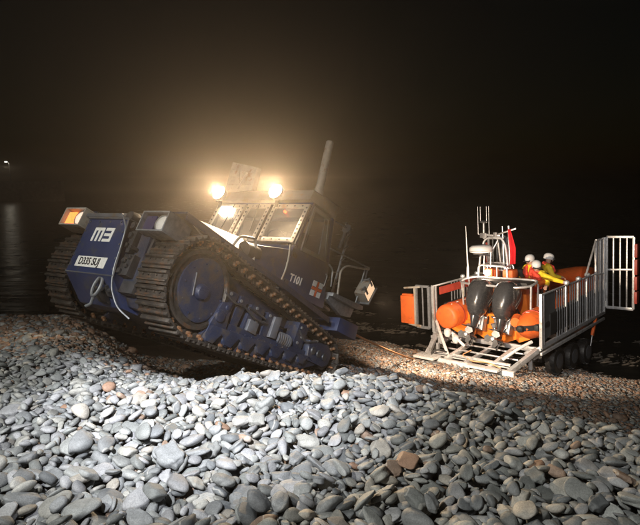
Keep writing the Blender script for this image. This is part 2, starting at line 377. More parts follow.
def make_mesh(name, V_, F_, C_):
    me = bpy.data.meshes.new(name); nv = len(V_); nf = len(F_)
    me.vertices.add(nv); me.vertices.foreach_set('co', V_.astype(np.float32).ravel())
    me.loops.add(nf*3); me.loops.foreach_set('vertex_index', F_.astype(np.int32).ravel())
    me.polygons.add(nf); me.polygons.foreach_set('loop_start', np.arange(0, nf*3, 3, dtype=np.int32))
    me.polygons.foreach_set('use_smooth', np.ones(nf, bool))
    at = me.attributes.new('tone', 'FLOAT_COLOR', 'POINT'); at.data.foreach_set('color', C_.astype(np.float32).ravel())
    me.update(calc_edges=True); me.materials.append(STONE); return me
def place(st, variants):
    k = rng.integers(NV); R_ = rotm(st[6], st[7], st[8])
    p = variants[k]*np.array([st[3], st[4], st[5]])
    return p@R_.T
def area(st):
    x, y, z = st[0], st[1], st[2]; d = math.sqrt(x*x+y*y+z*z)
    dd = y*math.cos(PITCH)-z*math.sin(PITCH); u = z*math.cos(PITCH)+y*math.sin(PITCH)
    if dd < .3 or abs(x) > .615*dd or u < -.505*dd: return 0
    ix = int((x-gx0)/gs); iy = int((y-gy0)/gs)
    top = z+st[5]; cov = max(0, HM[iy, ix]-top)       # buried ones score low
    return st[3]*st[4]/(d*d)*(1 if cov < .02 else .05)
order = sorted(range(len(stones)), key=lambda i: -area(stones[i]))
top300 = set(order[:300])
kinds = {'grey': ('smooth grey cobble with rounded edges among the nearest shingle', 'smooth grey cobbles in the foreground'),
         'brown': ('smooth reddish brown cobble among the grey foreground shingle', 'reddish brown cobbles in the foreground'),
         'pale': ('pale almost white cobble among the darker foreground shingle', 'pale cobbles in the foreground')}
for i in top300:
    st = stones[i]; c = colour(st[9]); p = place(st, var3)
    me = make_mesh('cobble', p, F3, np.tile(c, (len(p), 1)))
    o = bpy.data.objects.new('cobble', me); COL.objects.link(o); o.location = st[:3]
    kd = 'brown' if c[0] > c[2]*1.25 else ('pale' if c[:3].mean() > .37 else 'grey')
    tag(o, kinds[kd][0], 'cobble', kinds[kd][1])
def batch(name, sts, variants, F_):
    Vs = []; Fs = []; Cs = []; o = 0
    for st in sts:
        p = place(st, variants)+np.array(st[:3]); Vs.append(p); Fs.append(F_+o); o += len(p)
        Cs.append(np.tile(colour(st[9]), (len(p), 1)))
    return np.concatenate(Vs), np.concatenate(Fs), np.concatenate(Cs), o
va, fa, ca, n1 = batch('a', [stones[i] for i in range(len(stones)) if i not in top300], var2, F2)
vb, fb, cb, n2 = batch('b', far, var1, F1)
me = make_mesh('shingle', np.concatenate([va, vb]), np.concatenate([fa, fb+n1]), np.concatenate([ca, cb]))
o = bpy.data.objects.new('shingle', me); COL.objects.link(o); tag(o, 'loose grey and brown shingle covering the sloping beach', 'shingle', kind='stuff')
print('stones', len(stones), len(far))

# ------------------------------------------------------------------ launch tractor (local X forward, Y towards its near side, Z up)
T = thing('launch_tractor', 'muddy navy blue tracked launching tractor with M3 on its nose, climbing the shingle bank', 'tractor', MT)
def track(side):
    yo = side*.875
    cf, rf = V((1.346, 0, .61)), .535; cr, rr = V((-1.40, 0, .66)), .30
    # belt path : tangent hull of two circles
    d = cr-cf; L = math.hypot(d.x, d.z); base = math.atan2(d.z, d.x); off = math.acos((rf-rr)/L)
    a1 = base-off; a2 = base+off      # tangent normals
    P = []
    def arc(c, r, s, e, n): return [(c.x+r*math.cos(s+(e-s)*k/n), c.z+r*math.sin(s+(e-s)*k/n)) for k in range(n+1)]
    # top tangent normal points up
    top, bot = (a1, a2) if math.sin(a1) > math.sin(a2) else (a2, a1)
    top %= 2*PI; bot %= 2*PI
    if bot > top: bot -= 2*PI
    fr = arc(cf, rf, top, bot, 40)                    # down round the front
    b2 = bot; t2 = top
    if b2 > 0: b2 -= 2*PI
    re = arc(cr, rr, b2, t2-2*PI if t2-2*PI < b2 else t2-2*PI, 30)
    path = fr+re; path.append(path[0])
    seg = [math.dist(path[i], path[i+1]) for i in range(len(path)-1)]; tot = sum(seg); N = 50; step = tot/N
    b = MB()
    w0, w1 = yo-.06, yo+.06
    n = len(path)-1
    # the chain : a continuous band between the shoes and the wheels
    inner = []; 
    for i in range(n):
        p = path[i]; q = path[(i+1) % n]; o_ = path[i-1]
        tx, tz = q[0]-o_[0], q[1]-o_[1]; l_ = math.hypot(tx, tz) or 1
        inner.append((p[0]-tz/l_*.075*1, p[1]+tx/l_*.075))
    cx = sum(p[0] for p in path)/len(path); cz = sum(p[1] for p in path)/len(path)
    # choose the inward sign
    if math.dist(inner[0], (cx, cz)) > math.dist(path[0], (cx, cz)): inner = [(2*p[0]-q[0], 2*p[1]-q[1]) for p, q in zip(path, inner)]
    vs = []
    for i in range(n):
        for yy in (w0, w1):
            vs.append((path[i][0], yy, path[i][1])); vs.append((inner[i][0], yy, inner[i][1]))
    fs = []
    for i in range(n):
        a = i*4; c = ((i+1) % n)*4
        fs += [(a, a+2, c+2, c), (a+1, c+1, c+3, a+3), (a, c, c+1, a+1), (a+2, a+3, c+3, c+2)]
    b.add(vs, fs)
    tr = b.build('track', [RUST], T)
    # one shoe, centred at origin, X along the belt, Z outward
    s = MB()
    s.box(-step*.47, step*.47, -.225, .225, 0, .022)
    s.prism([(-step*.47, .02), (-step*.47+.045, .02), (-step*.47+.034, .050), (-step*.47+.010, .050)], -.225, .225)
    s.prism([(step*.10, .02), (step*.10+.035, .02), (step*.10+.025, .045), (step*.10+.008, .045)], -.225, .225)
    for yy in (-.15, -.06, .06, .15): s.cyl((-.02, yy, .02), (-.02, yy, .036), .014, seg=6)
    s.mi = 0
    for sy_ in (-1, 1):
        s.prism([(-step*.55, -.02), (-step*.3, -.075), (step*.3, -.075), (step*.55, -.02), (step*.4, 0), (-step*.4, 0)], sy_*.075, sy_*.115)
    s.mi = 1
    for sy_ in (-1, 1):
        s.cyl((0, sy_*.115, -.045), (0, sy_*.150, -.045), .028, .022, seg=8)
        s.cyl((0, sy_*.150, -.02), (0, sy_*.19, -.02), .024, .018, seg=8)
    shoe = None
    acc = 0; i = 0; pos = 0
    for k in range(N):
        tgt = k*step
        while acc+seg[i] < tgt: acc += seg[i]; i += 1
        f = (tgt-acc)/seg[i]; p = path[i]; q = path[i+1]
        x = p[0]+(q[0]-p[0])*f; z = p[1]+(q[1]-p[1])*f
        tx, tz = (q[0]-p[0])/seg[i], (q[1]-p[1])/seg[i]
        ox, oz = -tz, tx
        if (x+ox-cx)**2+(z+oz-cz)**2 < (x-ox-cx)**2+(z-oz-cz)**2: tx, tz = -tx, -tz; ox, oz = -ox, -oz
        X_ = V((tx, 0, tz)); Z_ = V((ox, 0, oz)); Y_ = Z_.cross(X_)
        M = Matrix((X_, Y_, Z_)).transposed().to_4x4(); M.translation = V((x, yo, z))
        if shoe is None: shoe = s.build('track_shoe', [RUST, RUSTP], tr, bevel=.002, M=M)
        else:
            c = shoe.copy(); COL.objects.link(c); c.parent = tr; c.matrix_local = M
    # frame, wheels, rollers
    o = side; yi, ye = yo-side*.14, yo+side*.15
    f_ = MB()
    f_.prism([(1.12, .16), (1.02, .36), (.80, .42), (-.45, .56), (-.75, .60), (-1.22, .66), (-1.22, .50), (-.9, .36), (-.5, .31), (.6, .14)], yi, ye)
    for (xa, xb, za, zb) in ((1.0, .79, .36, .80), (.73, .60, .38, .82), (.50, .24, .40, .80), (.15, .02, .44, .83), (-.57, -.80, .50, .96)):
        f_.prism([(xa, za), (xb, za+.01), (xb-.05, zb), (xa-.03, zb-.02)], yi+side*.03, ye-side*.02)
    f_.prism([(1.05, .80), (-.2, .90), (-.2, .80), (1.05, .72)], yi, yi+side*.06)
    for k in range(12):
        x = .95-k*.13; f_.cyl((x, ye-.001*side, .33+.10*(k/6)), (x, ye+side*.014, .33+.10*(k/6)), .013, seg=6)
    fr_ = f_.build('track_frame', NAVYD, T, bevel=.008)
    w = MB(); w.ring([(1.36, yi, .60), (1.36, ye+side*.01, .60), (1.36, ye+side*.012, .60), (1.36, ye-side*.03, .60), (1.36, ye-side*.035, .60)], [.44, .44, .40, .385, .05], 44)
    iw = w.build('idler_wheel', RUST, T)
    w = MB(); w.prism([(1.30+.36*math.cos(a)*(1 if math.cos(a) > -.3 else .8), .61+.36*math.sin(a)) for a in [2*PI*k/30 for k in range(30)]], ye-side*.034, ye-side*.004)
    w.cyl((1.33, ye-side*.01, .58), (1.33, ye+side*.04, .58), .10, .075, seg=20)
    for k in range(10):
        a = k*PI/5; w.cyl((1.31+.29*math.cos(a), ye-side*.01, .60+.30*math.sin(a)), (1.31+.29*math.cos(a), ye+side*.012, .60+.30*math.sin(a)), .014, seg=6)
    w.build('hub_cover', NAVYD, iw, bevel=.006)
    w = MB(); w.beam((1.44, ye+side*.006, .50), (1.50, ye+side*.006, .74), .012, .008); w.build('scuff_bar', STEEL, iw)
    w = MB(); w.prism([(1.08, .30), (1.00, .60), (.84, .66), (.80, .34)], yi+side*.10, ye+side*.03); w.cyl((.98, ye, .44), (.98, ye+side*.06, .44), .07, seg=16); w.cyl((.90, ye, .57), (.90, ye+side*.05, .57), .035, seg=10); w.build('tension_yoke', NAVYD, T, bevel=.012)
    w = MB()
    w.tube([(1.0, ye+side*.02, .72), (.84, ye+side*.03, .66), (.62, ye+side*.02, .70), (.40, ye+side*.03, .62), (.1, ye+side*.01, .66)], .014, fil=.1)
    w.build('grease_line', DARKM, T); w = MB()
    w.tube([(.55, ye+side*.015, .72), (.18, ye+side*.02, .70)], .012); w.build('grease_line', DARKM, T); w = MB(); w.tube([(-.58, ye+side*.02, .82), (-.75, ye+side*.05, .70), (-1.0, ye+side*.06, .80)], .014, fil=.08)
    w.build('grease_line', DARKM, T)
    w = MB()
    for (x, z) in ((.36, .77), (.36, .50), (.30, .62), (.68, .74), (.88, .75), (.08, .78), (-.66, .88), (-.66, .66), (-.72, .76)): w.cyl((x, ye-side*.03, z), (x, ye+side*.0, z), .020, seg=6)
    w.build('frame_bolt', STEEL, T)
    w = MB(); w.box(.28, .46, min(ye-side*.02, ye+side*.03), max(ye-side*.02, ye+side*.03), .45, .60); w.build('frame_bracket', GREYP, T, bevel=.01); w = MB(); w.prism([(-.0, .52), (-.0, .80), (-.14, .84), (-.14, .54)], ye-side*.06, ye+side*.02); w.build('frame_bracket', GREYP, T, bevel=.01)
    w = MB(); w.cyl((-1.40, yi, .66), (-1.40, ye, .66), .17, seg=24)
    for k in range(11):
        a = 2*PI*k/11; c, sn = math.cos(a), math.sin(a); t_ = .03
        w.prism([(-1.40+.16*c-t_*sn, .66+.16*sn+t_*c), (-1.40+.16*c+t_*sn, .66+.16*sn-t_*c), (-1.40+.26*c+.4*t_*sn, .66+.26*sn-.4*t_*c), (-1.40+.26*c-.4*t_*sn, .66+.26*sn+.4*t_*c)], yo-.05, yo+.05)
    w.build('sprocket', RUST, T, bevel=.004)
    g = MB(); g.prism([(-.92, .50), (-.86, .78), (-1.36, .86), (-1.52, .76), (-1.50, .60), (-1.36, .52)], yi, ye+side*.05)
    gb = g.build('final_drive_cover', NAVYD, T, bevel=.02)
    g = MB()
    for x in (-1.0, -1.16, -1.32):
        g.ring([(x, ye+side*.05, .675-.01), (x, ye+side*.068, .665)], [.058, .05], 18); 
    g.build('cover_plug', DARKM, gb)
    sp = MB(); 
    for k in range(7): sp.ring([(-.20-k*.045, yo+side*.07, .58+k*.004), (-.222-k*.045, yo+side*.07, .58+k*.004)], [.105, .105], 22)
    sp.cyl((-.16, yo+side*.07, .58), (-.56, yo+side*.07, .61), .065, seg=16)
    sp.build('recoil_spring', GREYP, T)
    for k in range(7):
        x = 1.02-k*.30; z = .19+.036*k*1.35-.02
        r = MB(); r.cyl((x, yo-.13, z), (x, yo+.13, z), .105, seg=22)
        r.ring([(x, ye-side*.02, z), (x, ye+side*.035, z), (x, ye+side*.045, z)], [.075, .065, .03], 18)
        r.build('track_roller', NAVYD, T)
    # scalloped roller guard
    gp = [(1.10, .30)]
    for k in range(7):
        x = 1.02-k*.30; z = .19+.036*k*1.35-.02
        gp += [(x+.10, z+.02), (x+.06, z-.05), (x-.06, z-.05), (x-.10, z+.02), (x-.15, z+.09)]
    gp += [(-1.05, .52), (-.95, .56)]
    g = MB(); g.prism(gp, ye+side*.045, ye+side*.062); g.build('roller_guard', NAVYD, T, bevel=.004)
track(1); track(-1)

# hull between the tracks
h = MB()
h.prism([(1.66, .20), (1.86, .42), (1.90, 1.02), (1.60, 1.14), (.1, 1.18), (-1.25, 1.18), (-1.55, 1.02), (-1.55, .45), (-1.2, .28)], -.58, .58)
for s_ in (-1, 1):
    h.box(-1.2, 1.5, s_*.56, s_*.66, .85, 1.10)
    h.cyl((.2, -.7, .45), (.2, .7, .45), .07); h.cyl((-1.38, -.72, .66), (-1.38, .72, .66), .13)
h.build('hull', NAVYD, T, bevel=.02)
# nose box
nb = MB()
ya, yb, yc, yd = -.43, .30, -.50, .40
secs = [[(1.70, yc+.06, .16), (1.70, yd-.02, .16), (1.5, yd, .16), (1.5, yc, .16)],
        [(1.995, yc, .42), (1.995, yd, .42), (1.5, yd, .42), (1.5, yc, .42)],
        [(2.045, ya, 1.07), (2.045, yb, 1.07), (1.5, yb+.05, 1.10), (1.5, ya-.05, 1.10)]]
nb.loft(secs); nb.box(1.55, 2.05, ya+.02, yb-.02, 1.068, 1.10)
nose = nb.build('nose_plate', NAVY, T, bevel=.014)
up = V((2.045-1.995, 0, .65)).normalized()
def nose_pt(y, z, off=.004): return V((1.995+.05*(z-.42)/.65+off, y, z))
def nbox(b, y0, y1, z0, z1, sh=.0, d=.004, off=.001):
    vs = [nose_pt(y+sh*(z-.9), z, o_) for o_ in (off, off+d) for y in (y0, y1) for z in (z0, z1)]
    b.add(vs, [(0, 1, 3, 2), (4, 6, 7, 5), (0, 4, 5, 1), (2, 3, 7, 6), (0, 2, 6, 4), (1, 5, 7, 3)])
m3 = MB(); sh = .12; z0, z1 = .80, .965
for y in (-.235, -.160, -.085): nbox(m3, y, y+.038, z0, z1, sh)
nbox(m3, -.225, -.052, z1-.034, z1+.001, sh, .0045)
for z in (z0, z0+.0655, z1-.034): nbox(m3, -.022, .125, z, z+.034, sh)
nbox(m3, .088, .128, z0+.001, z1-.001, sh, .0045)
m3.build('unit_number', LET, nose)
pl = MB(); nbox(pl, -.315, .235, .49, .615, .10, .006, .002); plate = pl.build('number_plate', LET, nose, bevel=.002)
text('D335 SUJ', .118, nose_pt(-.045-.058, .552, .0105), (0, 1, 0), up, BLACKL, nose, 'plate_lettering', .0015, .10, .84, .002)
e = MB()
e.tube([nose_pt(yd+.005, .42), nose_pt(yb+.01, 1.08), (1.6, yb+.06, 1.11)], .012); e.tube([nose_pt(ya-.01, 1.085), nose_pt(yb+.01, 1.085)], .012)
e.tube([(1.99, yc, .425), (1.99, yd, .425)], .009)
e.build('edge_beading', GREYP, nose)
bo = MB()
for z in (.50, .62, .78, .92, 1.02):
    f = (z-.42)/.65; yl = yc+(ya-yc)*f+.035; yr = yd+(yb-yd)*f-.035
    for y in (yl, yr): bo.cyl(nose_pt(y, z, -.002), nose_pt(y, z, .010), .011, seg=6)
for y in (-.38, -.2, 0, .2): bo.cyl(nose_pt(y, 1.04, -.002), nose_pt(y, 1.04, .010), .011, seg=6)
bo.build('nose_bolt', GREYP, nose)
sm_ = MB(); sm_.box(1.62, 1.86, .02, .30, 1.098, 1.14); sm_.cyl((1.75, -.25, 1.10), (1.75, -.25, 1.16), .07, seg=18); sm_.build('deck_fitting', DARKM, nose, bevel=.01)
# shackle and hook beneath the nose
sk = MB(); sk.prism([(1.74, .30), (1.92, .30), (1.98, .22), (1.84, .14), (1.70, .16)], -.16, .0); sk.prism([(1.74, .34), (1.93, .36), (1.99, .28), (1.9, .2), (1.74, .2)], .03, .07)
sk.cyl((1.93, -.2, .26), (1.93, .11, .26), .026)
sk.build('tow_bracket', DARKM, T, bevel=.006, M=Matrix.Translation((-.06, .19, .04)))
sk = MB(); pts = [(1.98+.0*k, -.06+.060*math.cos(a), .27+.11*math.sin(a)) for k, a in enumerate([PI*.5+2*PI*i/20 for i in range(21)])]
sk.tube(pts, .019); sk.tube([(1.97, -.06, .16), (1.95, -.08, .08), (1.96, -.13, .04)], .017)
sk.build('tow_shackle', ALUD, T, M=Matrix.Translation((-.02, .22, .03)))
hs = MB(); hs.tube([(2.06, .16, 1.14), (2.05, .33, .98), (2.03, .36, .75), (2.02, .39, .5), (1.97, .42, .3), (1.9, .55, .12), (1.8, .68, .05)], .009, fil=.08)
hs.build('hydraulic_hose', ALUD, T)
# fittings on the right of the nose
ft = MB()
for (y, z, r) in ((.35, .92, .045), (.36, .80, .035), (.44, .78, .03), (.43, .62, .035), (.50, .56, .03), (.42, .50, .04), (.50, .66, .03)):
    ft.cyl((1.85, y, z), (1.99, y, z), r, r*.8, 12)
ft.box(1.8, 1.96, .31, .42, .72, .98); ft.box(1.8, 1.96, .38, .55, .46, .70); ft.box(1.72, 1.86, .30, .62, .30, 1.05)
ft.cyl((1.93, .26, 1.13), (2.03, .26, 1.13), .075, .06, 20); ft.cyl((1.94, .34, 1.03), (2.0, .34, 1.03), .04)
ft.build('hydraulic_fitting', DARKM, T, bevel=.005)
br = MB(); br.beam((1.97, -.62, 1.155), (1.97, .30, 1.155), .06, .05); br.beam((1.90, -.62, 1.125), (1.90, -.35, 1.00), .05, .05)
br.build('lamp_bar', GREYP, T, bevel=.006)
# headlight boxes
def headlight(yc_, zc, lit):
    b = MB(); w_, h_, d_ = .215, .12, .30
    x0, x1 = 1.74, 2.04
    for (a, c, e_, f_) in ((-w_, w_, h_-.018, h_), (-w_, w_, -h_, -h_+.018), (-w_, -w_+.018, -h_+.0175, h_-.0175), (w_-.018, w_, -h_+.0175, h_-.0175)):
        b.box(x0+.08, x1, yc_+a, yc_+c, zc+e_, zc+f_)
    b.prism([(x0-.06, zc-h_+.05), (x0+.085, zc-h_+.001), (x0+.085, zc+h_-.001), (x0-.06, zc+h_-.03)], yc_-w_+.01, yc_+w_-.01)
    for y in (-.12, .1): b.box(x1-.12, x1-.06, yc_+y, yc_+y+.04, zc+h_-.001, zc+h_+.014)
    hb = b.build('headlight', FRAMEP if lit else ALUD, T, bevel=.005)
    l_ = MB(); l_.ring([(x1-.1, yc_+.09, zc), (x1-.055, yc_+.09, zc), (x1-.035, yc_+.09, zc), (x1-.028, yc_+.09, zc)], [.080, .084, .056, .01], 28); l_.build('lens', LENSL if lit else LENS, hb)
    r_ = MB(); r_.ring([(x1-.11, yc_+.09, zc), (x1-.045, yc_+.09, zc), (x1-.045, yc_+.09, zc), (x1-.06, yc_+.09, zc)], [.096, .096, .084, .082], 28); r_.build('lens_ring', STEEL, hb)
    l_ = MB(); l_.box(x1-.10, x1-.05, yc_-.19, yc_-.02, zc-.085, zc+.085)
    l_.build('indicator_lens', LENSO if lit else mat('dark_blue_lens', (.03, .03, .09), .3), hb, bevel=.01)
headlight(-.84, 1.115, True); headlight(.70, 1.07, False)
hb = MB(); hb.beam((1.80, -.86, 1.08), (1.62, -.62, .92), .05, .05); hb.beam((1.80, .74, 1.0), (1.62, .60, .92), .05, .05); hb.beam((1.86, .32, 1.0), (1.86, .5, 1.05), .05, .10); hb.build('headlight_bracket', GREYP, T, bevel=.005)
# track guards, bonnet
for s_ in (-1, 1):
    g = MB(); g.prism([(1.90, 1.235), (1.90, 1.26), (.0, 1.285), (-1.30, 1.265), (-1.30, 1.235), (.0, 1.25)], s_*.60, s_*1.00)
    g.prism([(1.88, 1.175), (1.88, 1.235), (.0, 1.25), (-1.3, 1.235), (-1.3, 1.185), (.0, 1.20)], s_*.985, s_*1.005)
    g.build('track_guard', NAVYD, T, bevel=.003)
bn = MB()
bn.loft([[(1.82, -.66, 1.262), (1.82, .93, 1.262), (1.74, .62, 1.33), (1.74, -.50, 1.33)],
         [(.66, -.80, 1.272), (.30, .90, 1.29), (.66, .62, 1.60), (.66, -.55, 1.60)]])
bn.loft([[(.655, -.80, 1.27), (.655, .60, 1.27), (.655, .60, 1.595), (.655, -.55, 1.595)], [(.02, -.88, 1.27), (.02, .60, 1.27), (.02, .60, 1.70), (.02, -.70, 1.70)]])
bn.build('bonnet', HOODP, T, bevel=.012)
bx = MB(); bx.loft([[(.72, .58, 1.29), (.72, .93, 1.29), (.62, .90, 1.52), (.62, .58, 1.58)], [(.03, .58, 1.285), (.03, .955, 1.285), (.03, .955, 1.76), (.03, .58, 1.76)]])
bx.build('side_locker', NAVY, T, bevel=.014)
bx = MB(); bx.cyl((.55, .86, 1.42), (.78, .84, 1.36), .10, .12, 20); bx.build('air_intake', DARKM, T)
gr = MB(); gr.tube([(1.06, .93, 1.265), (1.0, .93, 1.45), (.72, .93, 1.56), (.64, .93, 1.30)], .017, fil=.07); gr.build('grab_rail', FRAMEP, T)
# ---- cab
cb = MB()
cb.loft([[(.02, -.92, 1.19), (.02, .955, 1.19), (-1.12, .955, 1.34), (-1.12, -.92, 1.34)],
         [(.02, -.92, 1.84), (-.00, .955, 1.84), (-.90, .955, 2.02), (-.90, -.92, 2.02)]])
cab = cb.build('cab', NAVY, T, bevel=.012)
# posts and frames
ps = MB()
for y in (-.90, .935): ps.beam((-.03, y, 1.82), (-.11, y, 2.56), .045, .05)
for y in (-.90, .935): ps.beam((-.87, y, 2.0), (-.68, y, 2.62), .045, .05)
ps.beam((-.11, -.92, 2.56), (-.11, .955, 2.56), .05, .05); ps.beam((-.68, -.92, 2.62), (-.68, .955, 2.62), .05, .05)
ps.build('cab_post', NAVY, cab, bevel=.006)
def wx(z): return .03-.10*(z-1.84)/.7        # windscreen plane
def frame(y0, y1, z0, z1, wd=.07):
    b = MB()
    for (a, c, d_, e_) in ((y0, y0+wd, z0, z1), (y1-wd, y1, z0, z1)):
        b.loft([[(wx(z)+.0, a, z), (wx(z)+.035, a, z), (wx(z)+.035, c, z), (wx(z)+.0, c, z)] for z in (d_, e_)])
    for (d_, e_) in ((z0, z0+wd), (z1-wd, z1)):
        b.loft([[(wx(z)+.001, y0+wd, z), (wx(z)+.034, y0+wd, z), (wx(z)+.034, y1-wd, z), (wx(z)+.001, y1-wd, z)] for z in (d_, e_)])
    fo_ = b.build('windscreen_frame', FRAMEP, cab, bevel=.004)
    hl = MB()
    n = 8
    for k in range(n):
        z = z0+.07+(z1-z0-.14)*k/(n-1)
        for y in (y0+wd/2, y1-wd/2): hl.cyl((wx(z)+.0345, y, z), (wx(z)+.037, y, z), .016, seg=10)
    for k in range(4):
        y = y0+.12+(y1-y0-.24)*k/3
        for z in (z0+wd/2, z1-wd/2): hl.cyl((wx(z)+.0345, y, z), (wx(z)+.037, y, z), .013, seg=10)
    hl.build('frame_hole', DARKM, cab)
    g_ = MB(); g_.loft([[(wx(z)+.012, y0+wd, z), (wx(z)+.018, y0+wd, z), (wx(z)+.018, y1-wd, z), (wx(z)+.012, y1-wd, z)] for z in (z0+wd, z1-wd)]); g_.build('windscreen', GLASS, cab, smooth=0)
frame(-.86, -.26, 1.84, 2.52); frame(-.22, .25, 1.84, 2.52); frame(.30, .96, 1.86, 2.52)
wp = MB(); wp.tube([(wx(2.4)+.06, .05, 2.5), (wx(2.1)+.06, .10, 2.0)], .008); wp.tube([(wx(2.4)+.06, -.45, 2.5), (wx(2.1)+.06, -.5, 2.05)], .008); wp.build('wiper', DARKM, cab)
# side windows
for y in (.945, -.91):
    s_ = 1 if y > 0 else -1
    q = [(-.15, 1.84), (-.13, 2.54), (-.57, 2.60), (-.80, 1.97)]
    def lerp(a, b, t): return (a[0]+(b[0]-a[0])*t, a[1]+(b[1]-a[1])*t)
    c = (sum(p[0] for p in q)/4, sum(p[1] for p in q)/4); qi = [lerp(p, c, .18) for p in q]
    b = MB()
    for k in range(4): b.prism([q[k], q[(k+1) % 4], qi[(k+1) % 4], qi[k]], y, y+s_*.03)
    b.prism([lerp(q[2], q[3], 0), lerp(q[2], q[3], 1), lerp(lerp(q[2], q[3], 1), lerp(q[1], q[0], 1), .32), lerp(lerp(q[2], q[3], 0), lerp(q[1], q[0], 0), .26)], y+s_*.001, y+s_*.022)
    b.build('side_window_frame', GREYP, cab, bevel=.004)
    g_ = MB(); g_.prism(qi, y+s_*.008, y+s_*.014); g_.build('side_window', GLASS, cab, smooth=0)
    b = MB(); b.prism([(-.02, 1.84), (-.0, 1.84), (-.11, 2.55), (-.13, 2.55)], y-.02, y+s_*.012); b.prism([(-.81, 1.98), (-.90, 2.02), (-.70, 2.60), (-.58, 2.60)], y-.02, y+s_*.010); b.build('cab_pillar', NAVY, cab)
# roof
rf = MB()
rf.loft([[(.02, -.92, 2.56), (.02, .97, 2.56), (-.70, .97, 2.66), (-.70, -.92, 2.66)],
         [(-.02, -.90, 2.74), (-.02, .955, 2.74), (-.76, .955, 2.88), (-.76, -.90, 2.88)],
         [(-.10, -.82, 2.80), (-.10, .88, 2.80), (-.70, .88, 2.93), (-.70, -.82, 2.93)]])
roof = rf.build('roof', GREYP, cab, bevel=.01)
hp = MB(); A, B, C_, D_ = V((-.05, -.95, 3.36)), V((-.05, -.35, 3.22)), V((-.05, -.28, 2.78)), V((-.05, -.86, 2.76))
hp.loft([[A, B, C_, D_], [p+V((-.09, .02, .03)) for p in (A, B, C_, D_)]]); hp.tube([A+V((-.1, -.03, .03)), D_+V((-.1, -.03, .03))], .022)
hat = hp.build('roof_hatch', FRAMEP, T, bevel=.02)
hp = MB()
for t in (.25, .5, .75):
    p = A.lerp(D_, t)+V((.004, .05, 0)); q = B.lerp(C_, t)+V((.004, -.05, 0)); hp.beam(p, q, .012, .010)
hp.beam(A.lerp(B, .35)+V((.012, 0, -.06)), D_.lerp(C_, .55)+V((.012, 0, .06)), .012, .010); hp.beam((-.02, -.55, 2.8), (.06, -.40, 3.05), .03, .03)
hp.build('hatch_stay', FRAMEP, hat)
# exhaust
ex = MB(); ex.cyl((-.62, .60, 2.80), (-.56, .60, 3.12), .075, seg=20); ex.ring([(-.58, .60, 3.0), (-.45, .60, 3.86), (-.44, .60, 3.92)], [.066, .066, .06], 20); ex.build('exhaust_pipe', FRAMEP, T)
# rear view mirror and bracket
mi_ = MB(); mi_.tube([(-.72, .97, 2.62), (-.92, 1.08, 2.62), (-.92, 1.08, 2.30)], .012, fil=.04); mi_.ring([(-.90, 1.08, 2.60), (-.95, 1.08, 2.60)], [.075, .07], 20); mi_.tube([(-.91, 1.08, 2.52), (-.90, 1.06, 2.25)], .03); mi_.build('side_mirror', DARKM, T)
# interior
st = MB(); st.box(-.62, -.18, .20, .62, 1.75, 1.86); st.prism([(-.66, 1.84), (-.56, 1.84), (-.60, 2.36), (-.70, 2.36)], .22, .60); st.build('driver_seat', DARK, cab, bevel=.03)
st = MB(); st.box(-.20, -.02, -.3, .7, 1.80, 1.93); st.tube([(-.28, .42, 1.98)], .01) if False else None; st.build('dashboard', DARKM, cab, bevel=.01)
sw = MB(); sw.tube([(-.20+.09*math.sin(a), .42+.17*math.cos(a), 2.02+.12*math.sin(a)) for a in [2*PI*k/24 for k in range(25)]], .014); sw.cyl((-.1, .42, 1.9), (-.2, .42, 2.02), .02); sw.build('steering_wheel', DARK, cab)
ri = MB(); ri.cyl((.0, .60, 2.36), (.035, .60, 2.36), .018); ri.build('red_indicator', GLOWR, cab)
# work lamps on the cab front
def work_lamp(y, z):
    b = MB(); b.ring([(-.06, y, z), (.02, y, z), (.09, y, z), (.10, y, z)], [.05, .105, .118, .118], 28, cap=True); b.beam((.0, y, z-.1), (-.03, y, z-.2), .05, .03)
    o_ = b.build('work_lamp', DARKM, T); g_ = MB(); g_.ring([(.101, y, z), (.125, y, z), (.140, y, z)], [.112, .095, .02], 28); g_.build('lamp_lens', GLOW, o_); return o_
work_lamp(-.80, 2.66); work_lamp(.36, 2.66)
b = MB(); b.box(-.06, .06, -.68, -.46, 2.30, 2.44); b.build('cab_lamp', GLOW2, cab, bevel=.02)
for z in (1.32, 1.72):
    hg = MB(); hg.cyl((-.06, .957, z-.035), (-.06, .957, z+.035), .016, seg=8); hg.box(-.12, -.02, .9555, .963, z-.03, z+.03); hg.build('hinge', DARKM, cab)
hg = MB(); hg.tube([(-.92, .957, 1.62), (-.92, .985, 1.64), (-.92, .985, 1.80), (-.90, .957, 1.82)], .010, fil=.02); hg.build('door_handle', GREYP, cab)
hg = MB(); hg.tube([(.10, .965, 1.80), (.06, .975, 1.62), (.04, .975, 1.45), (.05, .97, 1.30)], .012, fil=.05); hg.tube([(.10, .96, 1.84), (-.0, .96, 1.84)], .01); hg.build('window_washer_hose', FRAMEP, cab)
